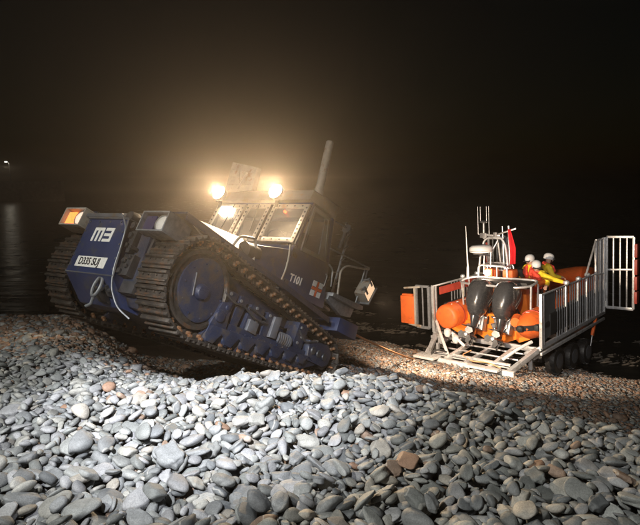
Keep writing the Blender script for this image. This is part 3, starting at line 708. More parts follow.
# side lettering and flag panel
yS = .9585
text('T101', .155, (-.265, yS, 1.435), (-1, 0, .17), (.0, 0, 1), LET, cab, 'lettering', .002, 0, .95, .004)
fl = MB(); c0 = V((-.79, yS+.001, 1.52)); r_ = V((-1, 0, .17)).normalized(); u_ = V((0, 0, 1))
def fq(b, a0, a1, b0, b1, d=.0): 
    vs = [c0+V((0, d+e_, 0))+r_*a+u_*c for e_ in (0, .002) for a in (a0, a1) for c in (b0, b1)]
    b.add(vs, [(0, 1, 3, 2), (4, 6, 7, 5), (0, 4, 5, 1), (2, 3, 7, 6), (0, 2, 6, 4), (1, 5, 7, 3)])
fq(fl, -.145, .145, -.12, .12); flag = fl.build('flag_emblem', NAVY, cab, smooth=0)
w_ = MB()
for sx_ in (-1, 1):
    for sy_ in (-1, 1):
        a, c = sorted((sx_*.032, sx_*.135)); d_, e_ = sorted((sy_*.030, sy_*.115)); fq(w_, a, c, d_, e_, .0025)
w_.build('emblem_field', LET, flag, smooth=0)
w_ = MB(); fq(w_, -.135, .135, -.022, .022, .005); fq(w_, -.022, .022, -.115, .115, .0053); w_.build('emblem_cross', mat('orange_red_mark', (.62, .12, .03), .5), flag, smooth=0)
# rear platform, handrails, ladder, flood lamp
pf = MB()
pf.prism([(-1.12, 1.56), (-1.94, 1.66), (-2.10, 1.72), (-2.08, 1.78), (-1.12, 1.62)], .55, 1.05)
pf.prism([(-1.12, 1.50), (-1.60, 1.42), (-1.9, 1.50), (-1.94, 1.66), (-1.12, 1.58)], .90, .98)
pf.box(-1.9, -1.1, -.85, .56, 1.55, 1.60)
pf.build('rear_platform', ALUD, T, bevel=.006)
hr = MB()
hr.tube([(-1.33, 1.0, 1.60), (-1.20, 1.0, 2.02), (-1.32, 1.0, 2.16), (-2.02, 1.0, 2.42)], .018, fil=.10)
hr.build('handrail', FRAMEP, T)
hr = MB(); hr.tube([(-.80, .97, 2.20), (-2.03, 1.0, 2.45)], .014); hr.tube([(-1.90, 1.0, 2.40), (-1.90, 1.0, 1.66)], .016); hr.tube([(-1.98, 1.0, 2.42), (-2.02, 1.0, 1.72)], .014)
hr.tube([(-.9, .97, 1.98), (-1.02, .98, 1.95), (-1.1, .98, 1.7)], .014, fil=.05)
hr.build('guard_rail', ALUD, T)
ld = MB(); ld.tube([(-1.66, .66, 1.60), (-1.62, .66, 2.95), (-1.45, .66, 3.0)], .022, fil=.08); ld.tube([(-1.62, .30, 1.60), (-1.58, .30, 2.9)], .022)
for k in range(6): ld.tube([(-1.655+.006*k, .66, 1.72+.22*k), (-1.50+.006*k, .82, 1.70+.22*k)], .013)
ld.build('ladder', ALUD, T)
# flood lamp aimed back at the boat
fm = MB(); M_ = Matrix.Translation((-1.96, 1.06, 2.02)) @ Matrix.Rotation(math.radians(-20), 4, 'Y') @ Matrix.Diagonal((.62, .8, .86, 1))
fm.box(-.20, .16, -.12, .12, -.19, .19, M_); flb = fm.build('flood_lamp', FRAMEP, T, bevel=.015)
fm = MB(); fm.box(-.245, -.20, -.15, .15, -.22, .22, M_); fm.build('lamp_rim', ALUD, flb, bevel=.008)
fm = MB(); fm.box(-.252, -.2455, -.12, .12, -.18, .18, M_); fm.box(-.17, .13, .1205, .128, -.165, .165, M_); fm.build('lamp_glass_and_side_glow', GLOWW, flb)  # rear lens, plus a glowing side face standing in for light on the housing
fm = MB()
for z in (-.11, .11): fm.box(.02, .30, .12, .145, z-.022, z+.022, M_)
for z in (-.11, .11): fm.beam(M_ @ V((.26, .12, z)), (-1.93, 1.0, 2.06+z), .03, .03)
fm.build('lamp_bracket', ALUD, flb)
tw = MB(); tw.loft([[(-1.50, .35, 1.10), (-1.50, 1.05, 1.14), (-1.50, 1.05, 1.36), (-1.50, .35, 1.32)], [(-2.02, .45, 1.14), (-2.08, 1.08, 1.18), (-2.06, 1.08, 1.42), (-2.0, .45, 1.40)]])
tw.build('rear_fairlead', NAVY, T, bevel=.012)
wn = MB(); wn.cyl((-1.75, -.4, .85), (-1.75, .4, .85), .20, seg=24); wn.box(-1.95, -1.5, -.5, -.4, .55, 1.15); wn.box(-1.95, -1.5, .4, .5, .55, 1.15); wn.build('winch', DARKM, T, bevel=.01)
cbx = MB()
pp = [(1.72, .95, 1.20)]
for k in range(14): pp.append((1.6-k*.12, .95+.01*math.sin(k*2.1), 1.165-.02*math.sin(k*1.3)))
cbx.tube(pp, .009, seg=6); cbx.build('cable', STEEL, T)

# ------------------------------------------------------------------ launching carriage (local X away from the camera, Y to the picture's left)
Cg = thing('boat_carriage', 'galvanised drive-on carriage with tall slatted side rails carrying the orange lifeboat in the swash', 'boat carriage', MC)
def side_rail(s):
    y = s*1.50
    b = MB()
    r = .028
    b.tube([(0, y, 1.30), (3.88, y, 1.30)], r); b.beam((0, y, .03), (4.62, y, .03), .06, .10); b.beam((-.1, y+s*.03, -.12), (4.5, y+s*.03, -.14), .05, .07)
    b.beam((0, y, 0), (0, y, 1.33), .08, .07, (0, 1, 0)); b.beam((.14, y, 0), (.14, y, 1.30), .05, .05, (0, 1, 0))
    b.tube([(3.02, y, 1.34), (3.85, y, 2.26)], .030)
    b.tube([(3.85, y, 2.27), (4.60, y, 2.27)], .030); b.beam((3.85, y, .05), (3.85, y, 2.27), .05, .05, (0, 1, 0)); b.beam((4.58, y, .05), (4.58, y, 2.30), .07, .07, (0, 1, 0))
    b.beam((3.85, y, 1.27), (4.58, y, 1.22), .05, .05); b.beam((4.20, y, .05), (4.20, y, 2.27), .05, .05, (0, 1, 0))
    rl = b.build('side_rail', ALU, Cg, bevel=.004)
    b = MB()
    for k, x in enumerate([.98, 1.14, 1.30, 1.46, 1.86, 2.02, 2.18, 2.34, 2.62, 2.80, 2.98, 3.32, 3.48, 3.64]): b.box(x-.018, x+.018, y-.012, y+.012, .08, 1.28)
    for x in (4.02, 4.17, 4.32, 4.44): b.box(x-.018, x+.018, y-.012, y+.012, .08, 2.25)
    b.build('rail_slat', ALUD, rl, bevel=.003)
    for x, zt in ((1.62, 1.30), (2.48, 1.28), (3.15, 1.30)):
        b = MB(); b.beam((x, y-s*.02, -.05), (x, y-s*.02, zt), .075, .06, (0, 1, 0)); b.ring([(x, y, zt), (x, y, zt+.04), (x, y, zt+.10), (x, y, zt+.13)], [.04, .075, .07, .02], 14); b.build('rail_post', ALU, rl, bevel=.004)
    b = MB()
    for z in (.2, .75, 1.35, 1.95): b.box(4.60, 4.66, y-.05, y+.05, z, z+.16)
    b.build('hinge', CHASS, rl, bevel=.005)
    return rl
side_rail(-1); side_rail(1)
b = MB(); b.prism([(.17, .10), (.17, 1.28), (.92, 1.27), (.92, .55), (.62, .22)], -1.475, -1.455); b.build('rail_panel', mat('dark_grey_panel', (.10, .105, .11), .5), Cg)
b = MB(); b.box(.3, 4.5, 1.46, 1.485, 1.02, 1.24); b.build('buffer_strip', REDR, Cg, bevel=.01)
def gate(x, y0, y1, z0, z1, pads, zm=None, label=None, slats=3, m=ALU):
    b = MB(); s_ = 1 if y1 > y0 else -1
    b.beam((x, y0, z0), (x, y0, z1), .09, .07, (0, 1, 0)); b.beam((x, y1, z0), (x, y1, z1), .07, .07, (0, 1, 0))
    b.beam((x, y0, z1), (x, y1, z1), .06, .07); b.beam((x, y0, z0), (x, y1, z0), .06, .08)
    if zm: b.beam((x, y0, zm), (x, y1, zm+.03), .045, .05)
    for k in range(slats):
        y = y0+(y1-y0)*(k+1)/(slats+1); b.box(x-.012, x+.012, y-.02, y+.02, z0+.03, z1-.03)
    g_ = b.build('end_gate', m, Cg, bevel=.004)
    p = MB()
    for (za, zb) in pads: p.box(x-.05, x+.18, y1+s_*.02, y1+s_*.10, za, zb)
    p.build('buffer_pad', REDR, g_, bevel=.02)
    return g_
gate(4.68, -1.545, -2.26, .18, 2.30, [(.75, 1.15), (1.20, 1.65), (1.70, 2.10), (.35, .70)], 1.32)
gate(4.70, 1.62, 2.24, .18, 2.30, [(.75, 1.15), (1.20, 1.65), (1.70, 2.10)], 1.32)
g2 = gate(-.02, 1.62, 2.05, .10, 1.28, [], None, slats=1, m=ALUD)
b = MB(); b.box(-.10, .03, 2.10, 2.56, .16, .98); b.box(-.11, .02, 2.14, 2.5, .981, 1.04) ; b.build('orange_pad', ORANGE, g2, bevel=.03)
b = MB(); b.beam((-.04, 1.9, 1.26), (-.04, 2.45, 1.20), .05, .05); b.beam((-.04, 1.9, .12), (-.04, 2.32, .16), .05, .07); b.beam((-.05, 2.08, .1), (-.05, 2.08, 1.26), .05, .05, (0, 1, 0)); b.build('pad_frame', FRAMEP, g2, bevel=.004)
# chassis
b = MB()
for s in (-1, 1):
    b.beam((4.6, s*1.30, -.18), (-.05, s*1.30, -.22), .12, .16); b.beam((-.05, s*1.42, -.05), (-.95, s*1.12, -.42), .11, .12)
    b.beam((.25, s*1.48, .05), (-.55, s*1.25, -.28), .07, .07)
    b.beam((-.15, s*1.30, -.25), (-.15, s*1.30, -.52), .08, .08, (0, 1, 0))
    b.beam((.0, s*1.5, 0), (.0, s*1.1, -.2), .1, .1)
for x in (.5, 2.0, 3.4, 4.5): b.beam((x, -1.35, -.20), (x, 1.35, -.20), .10, .12)
b.build('chassis', ALU, Cg, bevel=.006)
b = MB()
b.box(-1.04, -.94, -1.28, 1.22, -.54, -.36); b.box(-.62, -.54, -1.0, 1.05, -.44, -.33)
for y in (-.62, .58): b.beam((-1.0, y, -.42), (.4, y, -.26), .10, .11)
b.beam((-1.05, 1.1, -.40), (-.55, 1.28, -.30), .16, .05); b.beam((-1.55, -.08, -.50), (-.9, .35, -.44), .10, .10); b.beam((-1.55, -.12, -.50), (-.9, -.55, -.44), .10, .10)
b.box(-1.32, -.92, .70, 1.30, -.36, -.30); b.box(-1.28, -1.06, -1.0, -.2, -.36, -.31)
b.build('drawbar_frame', CHASS, Cg, bevel=.008)
b = MB(); b.tube([(-1.05, .95, -.36), (-1.0, .9, -.20), (-.9, .7, -.16), (-.7, .62, -.30)], .02, fil=.06); b.build('winch_hose', DARK, Cg)
b = MB(); b.tube([(-.9, -.9, -.36), (-.75, -.5, -.33), (-.8, -.1, -.36), (-.6, .3, -.31), (-.3, .2, -.25)], .016, fil=.1); b.build('lashing_rope', ROPE, Cg)
b = MB(); b.cyl((-1.45, 1.0, -.46), (-1.35, .52, -.42), .085, seg=18); b.cyl((-1.46, 1.10, -.47), (-1.455, 1.0, -.46), .12, seg=18); b.build('jack_roller', STEEL, Cg)
for (p, q) in (((-.1, 1.35, .35), (-.75, .62, -.30)), ((-.2, .95, .18), (-.2, .55, -.05)), ((-.35, .7, .10), (-.35, .35, -.15)), ((-.05, -1.3, .15), (-.6, -.8, -.25))):
    b = MB(); b.tube([p, V(p).lerp(V(q), .5)+V((-.03, 0, .03)), q], .042, 12); b.build('cradle_arm', CHASS, Cg, bevel=.012)
for (y, z) in ((.86, .12), (.62, -.02)):
    b = MB(); b.ring([(-.34, y, z-.08), (-.34, y, z), (-.34, y, z+.10), (-.34, y, z+.14)], [.06, .10, .09, .03], 14); b.build('cradle_roller', CHASS, Cg)
b = MB()
for k in range(3): b.tube([(-.70+k*.42, -1.05, -.34+k*.04), (-.70+k*.42, 1.05, -.34+k*.04)], .024)
b.beam((-.95, .0, -.40), (1.6, .0, -.24), .09, .09); b.build('cross_member', ALU, Cg, bevel=.004)
# wheels : three on each side on a walking beam
tp = [(-.12, .19), (-.13, .30), (-.11, .345), (-.05, .36), (.05, .36), (.11, .345), (.13, .30), (.12, .19)]
def wheel(x, y, z):
    M = Matrix.Translation((x, y, z)); root = None
    b = MB(); b.ring([(0, p[0], 0) for p in tp], [p[1] for p in tp], 36, cap=True)
    for k in range(28):
        a = 2*PI*k/28
        for s in (-1, 1): b.beam((.357*math.cos(a), s*.02, .357*math.sin(a)), (.345*math.cos(a+.1), s*.115, .345*math.sin(a+.1)), .04, .03, (math.cos(a), 0, math.sin(a)))
    w = b.build('wheel', TYRE, Cg, M=M)
    b = MB(); b.ring([(0, -.135, 0), (0, -.12, 0), (0, -.05, 0), (0, -.04, 0)], [.20, .19, .15, .02], 28)
    b.cyl((0, -.06, 0), (0, -.12, 0), .07)
    for k in range(6): a = k*PI/3; b.cyl((.11*math.cos(a), -.04, .11*math.sin(a)), (.11*math.cos(a), -.085, .11*math.sin(a)), .014, seg=6)
    b.build('rim', GREYP, w); return w
w0 = wheel(1.32, -1.30, -.66)
for x, y, z in ((2.40, -1.30, -.80), (3.48, -1.30, -.94), (1.32, 1.30, -.74), (2.40, 1.30, -.88), (3.48, 1.30, -1.0)):
    copy_tree(w0, Cg, Matrix.Translation((x, y, z)) @ (Matrix.Rotation(PI, 4, 'Z') if y > 0 else Matrix.Identity(4)))
b = MB()
for s in (-1, 1):
    b.beam((1.1, s*1.0, -.64), (3.6, s*1.0, -.95), .10, .16)
    for x, z in ((1.32, -.68), (2.40, -.82), (3.48, -.95)): b.cyl((x, s*.9, z), (x, s*1.2, z), .05)
    b.beam((2.2, s*1.0, -.2), (2.2, s*.9, -.85), .14, .10)
b.build('bogie_beam', DARKM, Cg, bevel=.008)
b = MB(); b.beam((3.86, -1.50, -.02), (3.55, -1.50, -.46), .07, .10); b.build('orange_prop', ORANGE, Cg, bevel=.01)
b = MB(); b.cyl((3.55, -1.5, -.46), (3.42, -1.5, -.74), .018); b.build('prop_rod', STEEL, Cg)

# ------------------------------------------------------------------ lifeboat
B = thing('rigid_inflatable_lifeboat', 'orange inflatable lifeboat with twin dark outboards, radar and mast, resting stern-first on the carriage', 'lifeboat', MC)
cy = -.07
def spath(s):
    k = 1.20 if s > 0 else 1.05
    return [V((-.02, cy+s*k, .46)), V((.10, cy+s*k, .46)), V((.5, cy+s*k, .46)), V((2., cy+s*k, .47)), V((4., cy+s*k, .52)), V((5.4, cy+s*.95, .58)), V((6.5, cy+s*.62, .68)), V((7.1, cy+s*.2, .76)), V((7.2, cy, .77))]
for s in (1, -1):
    b = MB(); p = spath(s)
    if s > 0: pts = [p[1]+V((-.10, 0, 0)), p[1]+V((-.08, 0, 0))]+p[1:]; rad = [.24, .31, .345, .355, .355, .35, .34, .31, .28, .27]
    else: pts = [p[1]+V((-.28, .05, .01)), p[1]+V((-.22, .04, 0)), p[1]+V((.02, 0, 0)), ]+p[2:]; rad = [.06, .13, .30, .355, .36, .35, .34, .31, .28, .27]
    sp = b.ring(pts, rad, 30).build('sponson', ORANGE, B, smooth=60)
    b = MB()
    for x in (.42, 1.3, 2.4, 3.5): b.ring([(x, cy+s*(1.20 if s > 0 else 1.05), .465), (x+.05, cy+s*(1.20 if s > 0 else 1.05), .465)], [.358, .358], 30)
    b.build('sponson_seam', REDR, sp)
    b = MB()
    k_ = (1.20 if s > 0 else 1.05)+.32; b.beam((-.05 if s < 0 else .1, cy+s*(k_-.05), .49), (.55, cy+s*k_, .50), .12, .16); b.beam((.55, cy+s*k_, .46), (5.0, cy+s*(k_-.05), .52), .14, .56)  # slim strake; the tall black length stands in for shade behind the slats
    b.build('strake_and_shade_board', DARK, sp, bevel=.04)
    k_ = (1.20 if s > 0 else 1.05)-.08; gl = [(.22, cy+s*k_, .80)]
    for k in range(18): gl.append((.34+k*.21, cy+s*(k_+(.06 if k % 2 == 0 else 0)), .775 if k % 2 == 0 else .82))
    b = MB(); b.tube(gl, .013, 6); b.build('grab_line', WHITE, sp)
    if s < 0:
        b = MB(); b.ring([(-.30, cy-1.0, .46), (-.26, cy-1.0, .47), (-.18, cy-1.02, .47), (-.17, cy-1.02, .47)], [.04, .085, .085, .02], 16); b.beam((-.22, cy-1.02, .47), (.12, cy-1.36, .49), .05, .13)
        b.build('sponson_cap', DARK, sp, bevel=.01)
# orange cone beside the inner motor
b = MB(); b.ring([(.32, -.78, .60), (.28, -.79, .60), (.0, -.86, .56)], [.04, .13, .12], 16); b.build('fender', ORANGE, B)
# hull : V sections
def hsec(x, w, zk, zc_, zd): return [(x, cy, zk), (x, cy+w*.5, zk+(zc_-zk)*.55), (x, cy+w, zc_), (x, cy+w, zd), (x, cy-w, zd), (x, cy-w, zc_), (x, cy-w*.5, zk+(zc_-zk)*.55)]
b = MB(); b.loft([hsec(.55, 1.0, -.30, .14, .32), hsec(2.5, 1.0, -.30, .14, .32), hsec(4.5, .95, -.28, .2, .40), hsec(5.8, .7, -.12, .3, .5), hsec(7.0, .15, .4, .55, .6)])
b.build('hull', ORNG2, B, bevel=.02)
b = MB()
for s in (-1, 1):
    b.loft([[(.56, cy+s*.55, -.06), (.56, cy+s*1.05, .12), (.56, cy+s*1.05, .26), (.56, cy+s*.55, .16)], [(.12, cy+s*.82, .02), (.12, cy+s*1.1, .14), (.12, cy+s*1.1, .24), (.12, cy+s*.82, .14)]])
b.loft([[(.60, cy-.95, .30), (.60, cy+.95, .30), (.60, cy+.95, .56), (.60, cy-.95, .56)], [(.80, cy-.95, .30), (.80, cy+.95, .30), (.80, cy+.95, .56), (.80, cy-.95, .56)]])
b.build('transom', ORNG2, B, bevel=.012)
# engines
def outboard(y):
    root = bpy.data.objects.new('outboard_motor', None); COL.objects.link(root); root.parent = B
    root.matrix_local = Matrix.Translation((.20, y, .58)) @ Matrix.Rotation(math.radians(24), 4, 'Y') @ Matrix.Diagonal((1.18, 1.18, 1.18, 1))
    def sec(z, xa, xb, w, p=2.6, n=28, sk=0):
        out = []
        for k in range(n):
            a = 2*PI*k/n; c, s_ = math.cos(a), math.sin(a)
            out.append(((xa+xb)/2+(xb-xa)/2*math.copysign(abs(c)**(2/p), c), w*math.copysign(abs(s_)**(2/p), s_), z+sk*c))
        return out
    b = MB(); b.loft([sec(-.04, -.20, .12, .11, 2.2), sec(.06, -.28, .20, .165, 2.6), sec(.22, -.34, .27, .205, 3), sec(.42, -.36, .32, .225, 3.2), sec(.60, -.33, .34, .225, 3.2), sec(.72, -.27, .33, .205, 3), sec(.80, -.18, .30, .165, 2.8), sec(.835, -.06, .22, .10, 2.4), sec(.84, .02, .14, .04, 2.2)])
    cowl = b.build('cowl', COWL, root, smooth=60)
    b = MB(); b.loft([sec(.155, -.322, .248, .194, 2.9), sec(.172, -.328, .254, .199, 2.9)]); b.build('cowl_seam', DARKM, root)
    b = MB()
    for s in (-1, 1):
        b.tube([(.0, s*.225, .30), (.14, s*.225, .46), (.24, s*.21, .60), (.27, s*.18, .70)], .006); b.tube([(.06, s*.223, .26), (.20, s*.213, .42), (.29, s*.19, .56), (.31, s*.165, .66)], .006)
    b.build('cowl_stripe', STEEL, root)
    b = MB(); b.loft([sec(-.30, -.13, .10, .055, 2), sec(-.18, -.16, .11, .075, 2), sec(-.03, -.20, .12, .11, 2.2)]); b.loft([sec(-.50, -.14, .08, .035, 2), sec(-.298, -.14, .10, .05, 2)])
    b.box(-.36, .10, -.12, .12, -.315, -.30)
    b.prism([(-.10, -.54), (.06, -.54), (-.02, -.70), (-.10, -.68)], -.012, .012)
    b.build('leg', COWL, root, bevel=.006)
    b = MB(); b.ring([(.14, 0, -.50), (.10, 0, -.50), (-.10, 0, -.50), (-.22, 0, -.50)], [.02, .055, .065, .045], 16); b.build('gearcase', COWL, root)
    b = MB(); b.ring([(-.21, 0, 0), (-.24, 0, 0), (-.36, 0, 0), (-.38, 0, 0)], [.04, .066, .056, .01], 24)
    for k in range(3):
        a0 = k*2*PI/3+.4; R_ = Matrix.Rotation(a0, 4, 'X')
        vs = [R_ @ V(p) for p in ((-.25, -.02, .03), (-.29, -.10, .13), (-.31, -.05, .19), (-.33, .06, .17), (-.33, .07, .08), (-.31, .02, .03))]
        b.add(vs+[v+V((.010, 0, 0)) for v in vs], [tuple(range(6)), tuple(range(11, 5, -1))]+[(i, (i+1) % 6, 6+(i+1) % 6, 6+i) for i in range(6)])
    b.v = [(x, y, z-.50) for x, y, z in b.v]
    b.build('propeller', STEEL, root)
    b = MB(); b.box(.12, .30, -.13, .13, -.30, .02); b.box(.05, .16, -.09, .09, -.2, -.02); b.cyl((.2, -.17, .0), (.2, .17, .0), .035); b.build('mounting_bracket', STEEL, root, bevel=.01)
    return root
eng = outboard(.30)
e2 = copy_tree(eng, B, Matrix.Translation((.20, -.44, .56)) @ Matrix.Rotation(math.radians(24), 4, 'Y') @ Matrix.Diagonal((1.18, 1.18, 1.18, 1)))
# yellow and grey bits round the engines, hydraulic lines
b = MB(); b.loft([[(.72, .60, .95), (.72, .86, .93), (.72, .86, 1.18), (.72, .62, 1.22)], [(.90, .62, .95), (.90, .84, .93), (.90, .84, 1.2), (.90, .62, 1.22)]]); b.build('yellow_cover', YELB, B, bevel=.04)
for (p, q) in (((.55, .05, .30), (.45, -.22, .12)), ((.5, -.1, .42), (.42, -.16, .05)), ((.52, -.62, .22), (.42, -.72, .48)), ((.52, .02, .50), (.52, -.2, .50))):
    b = MB(); b.tube([p, ((p[0]+q[0])/2-.06, (p[1]+q[1])/2+.03, (p[2]+q[2])/2), q], .028); b.build('steering_link', STEEL, B)
for (y, z) in ((-.10, .30), (-.16, .44), (-.76, .40), (-.80, .26), (.66, .20)):
    b = MB(); b.ring([(.36, y, z), (.40, y, z), (.50, y, z)], [.05, .075, .06], 12); b.build('pump_body', STEEL, B)
b = MB()
for y in (-.05, .02): b.tube([(.7, y, .7), (.55, y-.03, .95), (.62, y+.05, 1.1)], .02, fil=.08)
for y in (.12, -.62): b.tube([(.80, y, .55), (.62, y, .80), (.66, y+.06, .55), (.5, y+.02, .3)], .022, fil=.1)
b.build('fuel_hose', DARK, B)
# stern guard hoop
b = MB()
zz = 1.38
loop = [(.35, .55, zz), (.35, -.72, zz-.02), (.60, -1.0, zz), (1.05, -1.0, zz+.06), (1.25, -.8, zz+.06), (1.25, .85, zz+.06), (.9, 1.02, zz+.04), (.5, .95, zz), (.35, .55, zz)]
b.tube(loop, .030, 10, .18)
for (x, y) in ((.62, -1.0), (1.05, -1.0), (.55, .92), (1.05, .98)): b.tube([(x, y, zz), (x+.05, y+(.04 if y < 0 else -.02), .74)], .026)
b.build('stern_guard', ALU, B)
b = MB(); b.box(.85, 1.35, -.80, .78, 1.24, 1.42); b.build('stowage_pod', DARK, B, bevel=.05)
# consoles, seats
b = MB(); b.loft([[(1.5, -.55, .3), (1.5, .45, .3), (1.5, .38, 1.35), (1.5, -.45, 1.35)], [(3.4, -.50, .3), (3.4, .40, .3), (3.3, .30, 1.25), (3.3, -.38, 1.25)]]); b.build('console', ORNG2, B, bevel=.05)
b = MB()
for (y0, y1, x) in ((.12, .42, 1.35), (-.40, -.10, 1.35)): b.box(x, x+.35, y0, y1, 1.42, 1.66)
b.box(1.45, 2.2, -1.0, -.45, 1.20, 1.34); b.build('stowage_bag', ORANGE, B, bevel=.06, M=Matrix.Translation((0, 0.22, 0)))
b = MB()
for k in range(3): b.box(1.7+k*.62, 2.1+k*.62, -.22, .14, 1.3, 1.55)
b.build('jockey_seat', DARK, B, bevel=.05, M=Matrix.Translation((0, 0.20, 0)))
# frames round the seats
b = MB()
b.tube([(1.28, .56, 1.42), (1.28, .56, 1.78), (1.28, -.30, 1.76), (1.28, -.30, 1.40)], .028, 8, .14)
b.tube([(1.75, .62, 1.36), (1.75, .55, 1.80), (1.75, -.25, 1.78), (1.75, -.3, 1.36)], .022, 8, .12)
b.tube([(1.28, .50, 1.77), (1.75, .50, 1.79)], .02); b.tube([(1.28, -.26, 1.75), (1.75, -.22, 1.77)], .02)
for y in (.0, .28): b.tube([(1.28, y, 1.42), (1.28, y, 1.77)], .016)
b.build('seat_rail', ALU, B, M=Matrix.Translation((0, 0.24, 0)))
# A-frame
b = MB()
b.tube([(1.55, .60, 1.35), (1.60, .52, 2.10), (1.62, .40, 2.52), (1.62, -.10, 2.54), (1.62, -.22, 2.3), (1.58, -.34, 1.35)], .032, 10, .18)
b.tube([(1.62, .42, 2.5), (1.62, -.12, 2.5)], .018)
b.tube([(1.95, .05, 1.4), (1.70, .05, 2.5)], .026); b.tube([(1.62, .45, 1.62), (1.6, -.30, 1.60)], .02)
b.tube([(2.1, .5, 1.4), (1.66, .44, 2.4)], .026); b.tube([(2.1, -.25, 1.4), (1.66, -.2, 2.3)], .026)
for y in (.36, .16): b.tube([(1.45, y, 1.5), (1.50, y, 2.12)], .022)
b.tube([(1.50, .16, 2.10), (1.62, .0, 2.45)], .02)
b.build('mast_frame', ALU, B, M=Matrix.Translation((0, 0.36, 0)))
b = MB(); b.ring([(1.35, .44, 2.13), (1.35, .44, 2.14), (1.35, .44, 2.19), (1.35, .44, 2.27), (1.35, .44, 2.325), (1.35, .44, 2.34)], [.26, .305, .325, .315, .25, .06], 32); rd = b.build('radar_dome', WHITE, B, smooth=50, M=Matrix.Translation((0, 0.30, 0)))
b = MB(); b.box(1.2, 1.5, .30, .60, 2.07, 2.13); b.beam((1.35, .44, 2.10), (1.55, .30, 2.02), .12, .05); b.cyl((1.35, .44, 2.02), (1.35, .44, 2.08), .07); b.ring([(1.35, .44, 2.185), (1.35, .44, 2.178)], [.327, .327], 32); b.build('radar_mount', DARKM, rd)
b = MB(); b.cyl((1.62, .42, 2.5), (1.62, .42, 2.95), .045, .035); b.ring([(1.62, .42, 2.94), (1.62, .42, 2.98), (1.62, .42, 3.02)], [.05, .14, .05], 18); b.box(1.56, 1.68, .32, .52, 2.52, 2.66)
b.beam((1.62, .40, 2.60), (1.66, -.05, 2.58), .05, .05); b.beam((1.62, .0, 2.62), (1.66, -.52, 2.78), .035, .045); b.box(1.58, 1.7, .02, .12, 2.56, 2.68)
b.build('mast', STEEL, B, bevel=.004, M=Matrix.Translation((0, 0.36, 0)))
for (y, za, zb) in ((.60, 2.62, 3.42), (.52, 2.98, 3.42), (.33, 2.95, 3.42), (.26, 2.62, 3.42)):
    b = MB(); b.cyl((1.62, y, za), (1.62, y, zb), .010, .008, 6); b.build('aerial', ALU, B, M=Matrix.Translation((0, 0.36, 0)))
b = MB(); b.beam((1.62, .27, 2.62), (1.62, .6, 2.62), .02, .02); b.build('aerial_bracket', ALU, B, M=Matrix.Translation((0, 0.36, 0)))
b = MB(); b.ring([(1.0, .98, 1.42), (1.0, .97, 1.75), (1.0, .97, 1.76), (.98, .99, 2.9)], [.035, .03, .022, .010], 8); b.build('whip_aerial', WHITE, B)
b = MB(); b.tube([(1.66, -.46, 1.35), (1.66, -.42, 2.84)], .02); b.tube([(1.70, -.62, 1.3), (1.66, -.60, 2.86)], .028); b.build('flag_staff', ALU, B, M=Matrix.Translation((0, 0.66, 0)))
b = MB(); b.ring([(1.22, .24, 1.58), (1.16, .24, 1.58), (1.145, .24, 1.58)], [.08, .09, .03], 20); dl = b.build('deck_lamp', GLOW2, B, M=Matrix.Translation((0, .22, 0)))
b = MB(); b.box(1.21, 1.32, .13, .35, 1.47, 1.69); b.build('lamp_housing', ORANGE, dl, bevel=.02)
# red ensign hanging limp
b = MB(); n = 13; secs = []
for k in range(n):
    t = k/(n-1); z = 2.78-.96*t; w = .06+.15*min(1, t*1.8); sec_ = []
    for i in range(14):
        u = i/13; sec_.append((1.62+.05*math.sin(u*9+t*2)*(.5+t)-.02, -.60-w*.1-w*u*1.05-.0, z-.03*math.sin(u*3)))
    secs.append(sec_+[(p[0]+.012, p[1], p[2]) for p in reversed(sec_)])
b.loft(secs); fo_ = b.build('ensign', REDF, None, smooth=60); fo_.matrix_world = MC @ Matrix.Translation((0, .66, 0)); tag(fo_, 'limp red flag hanging from the staff beside the lifeboat mast', 'flag')

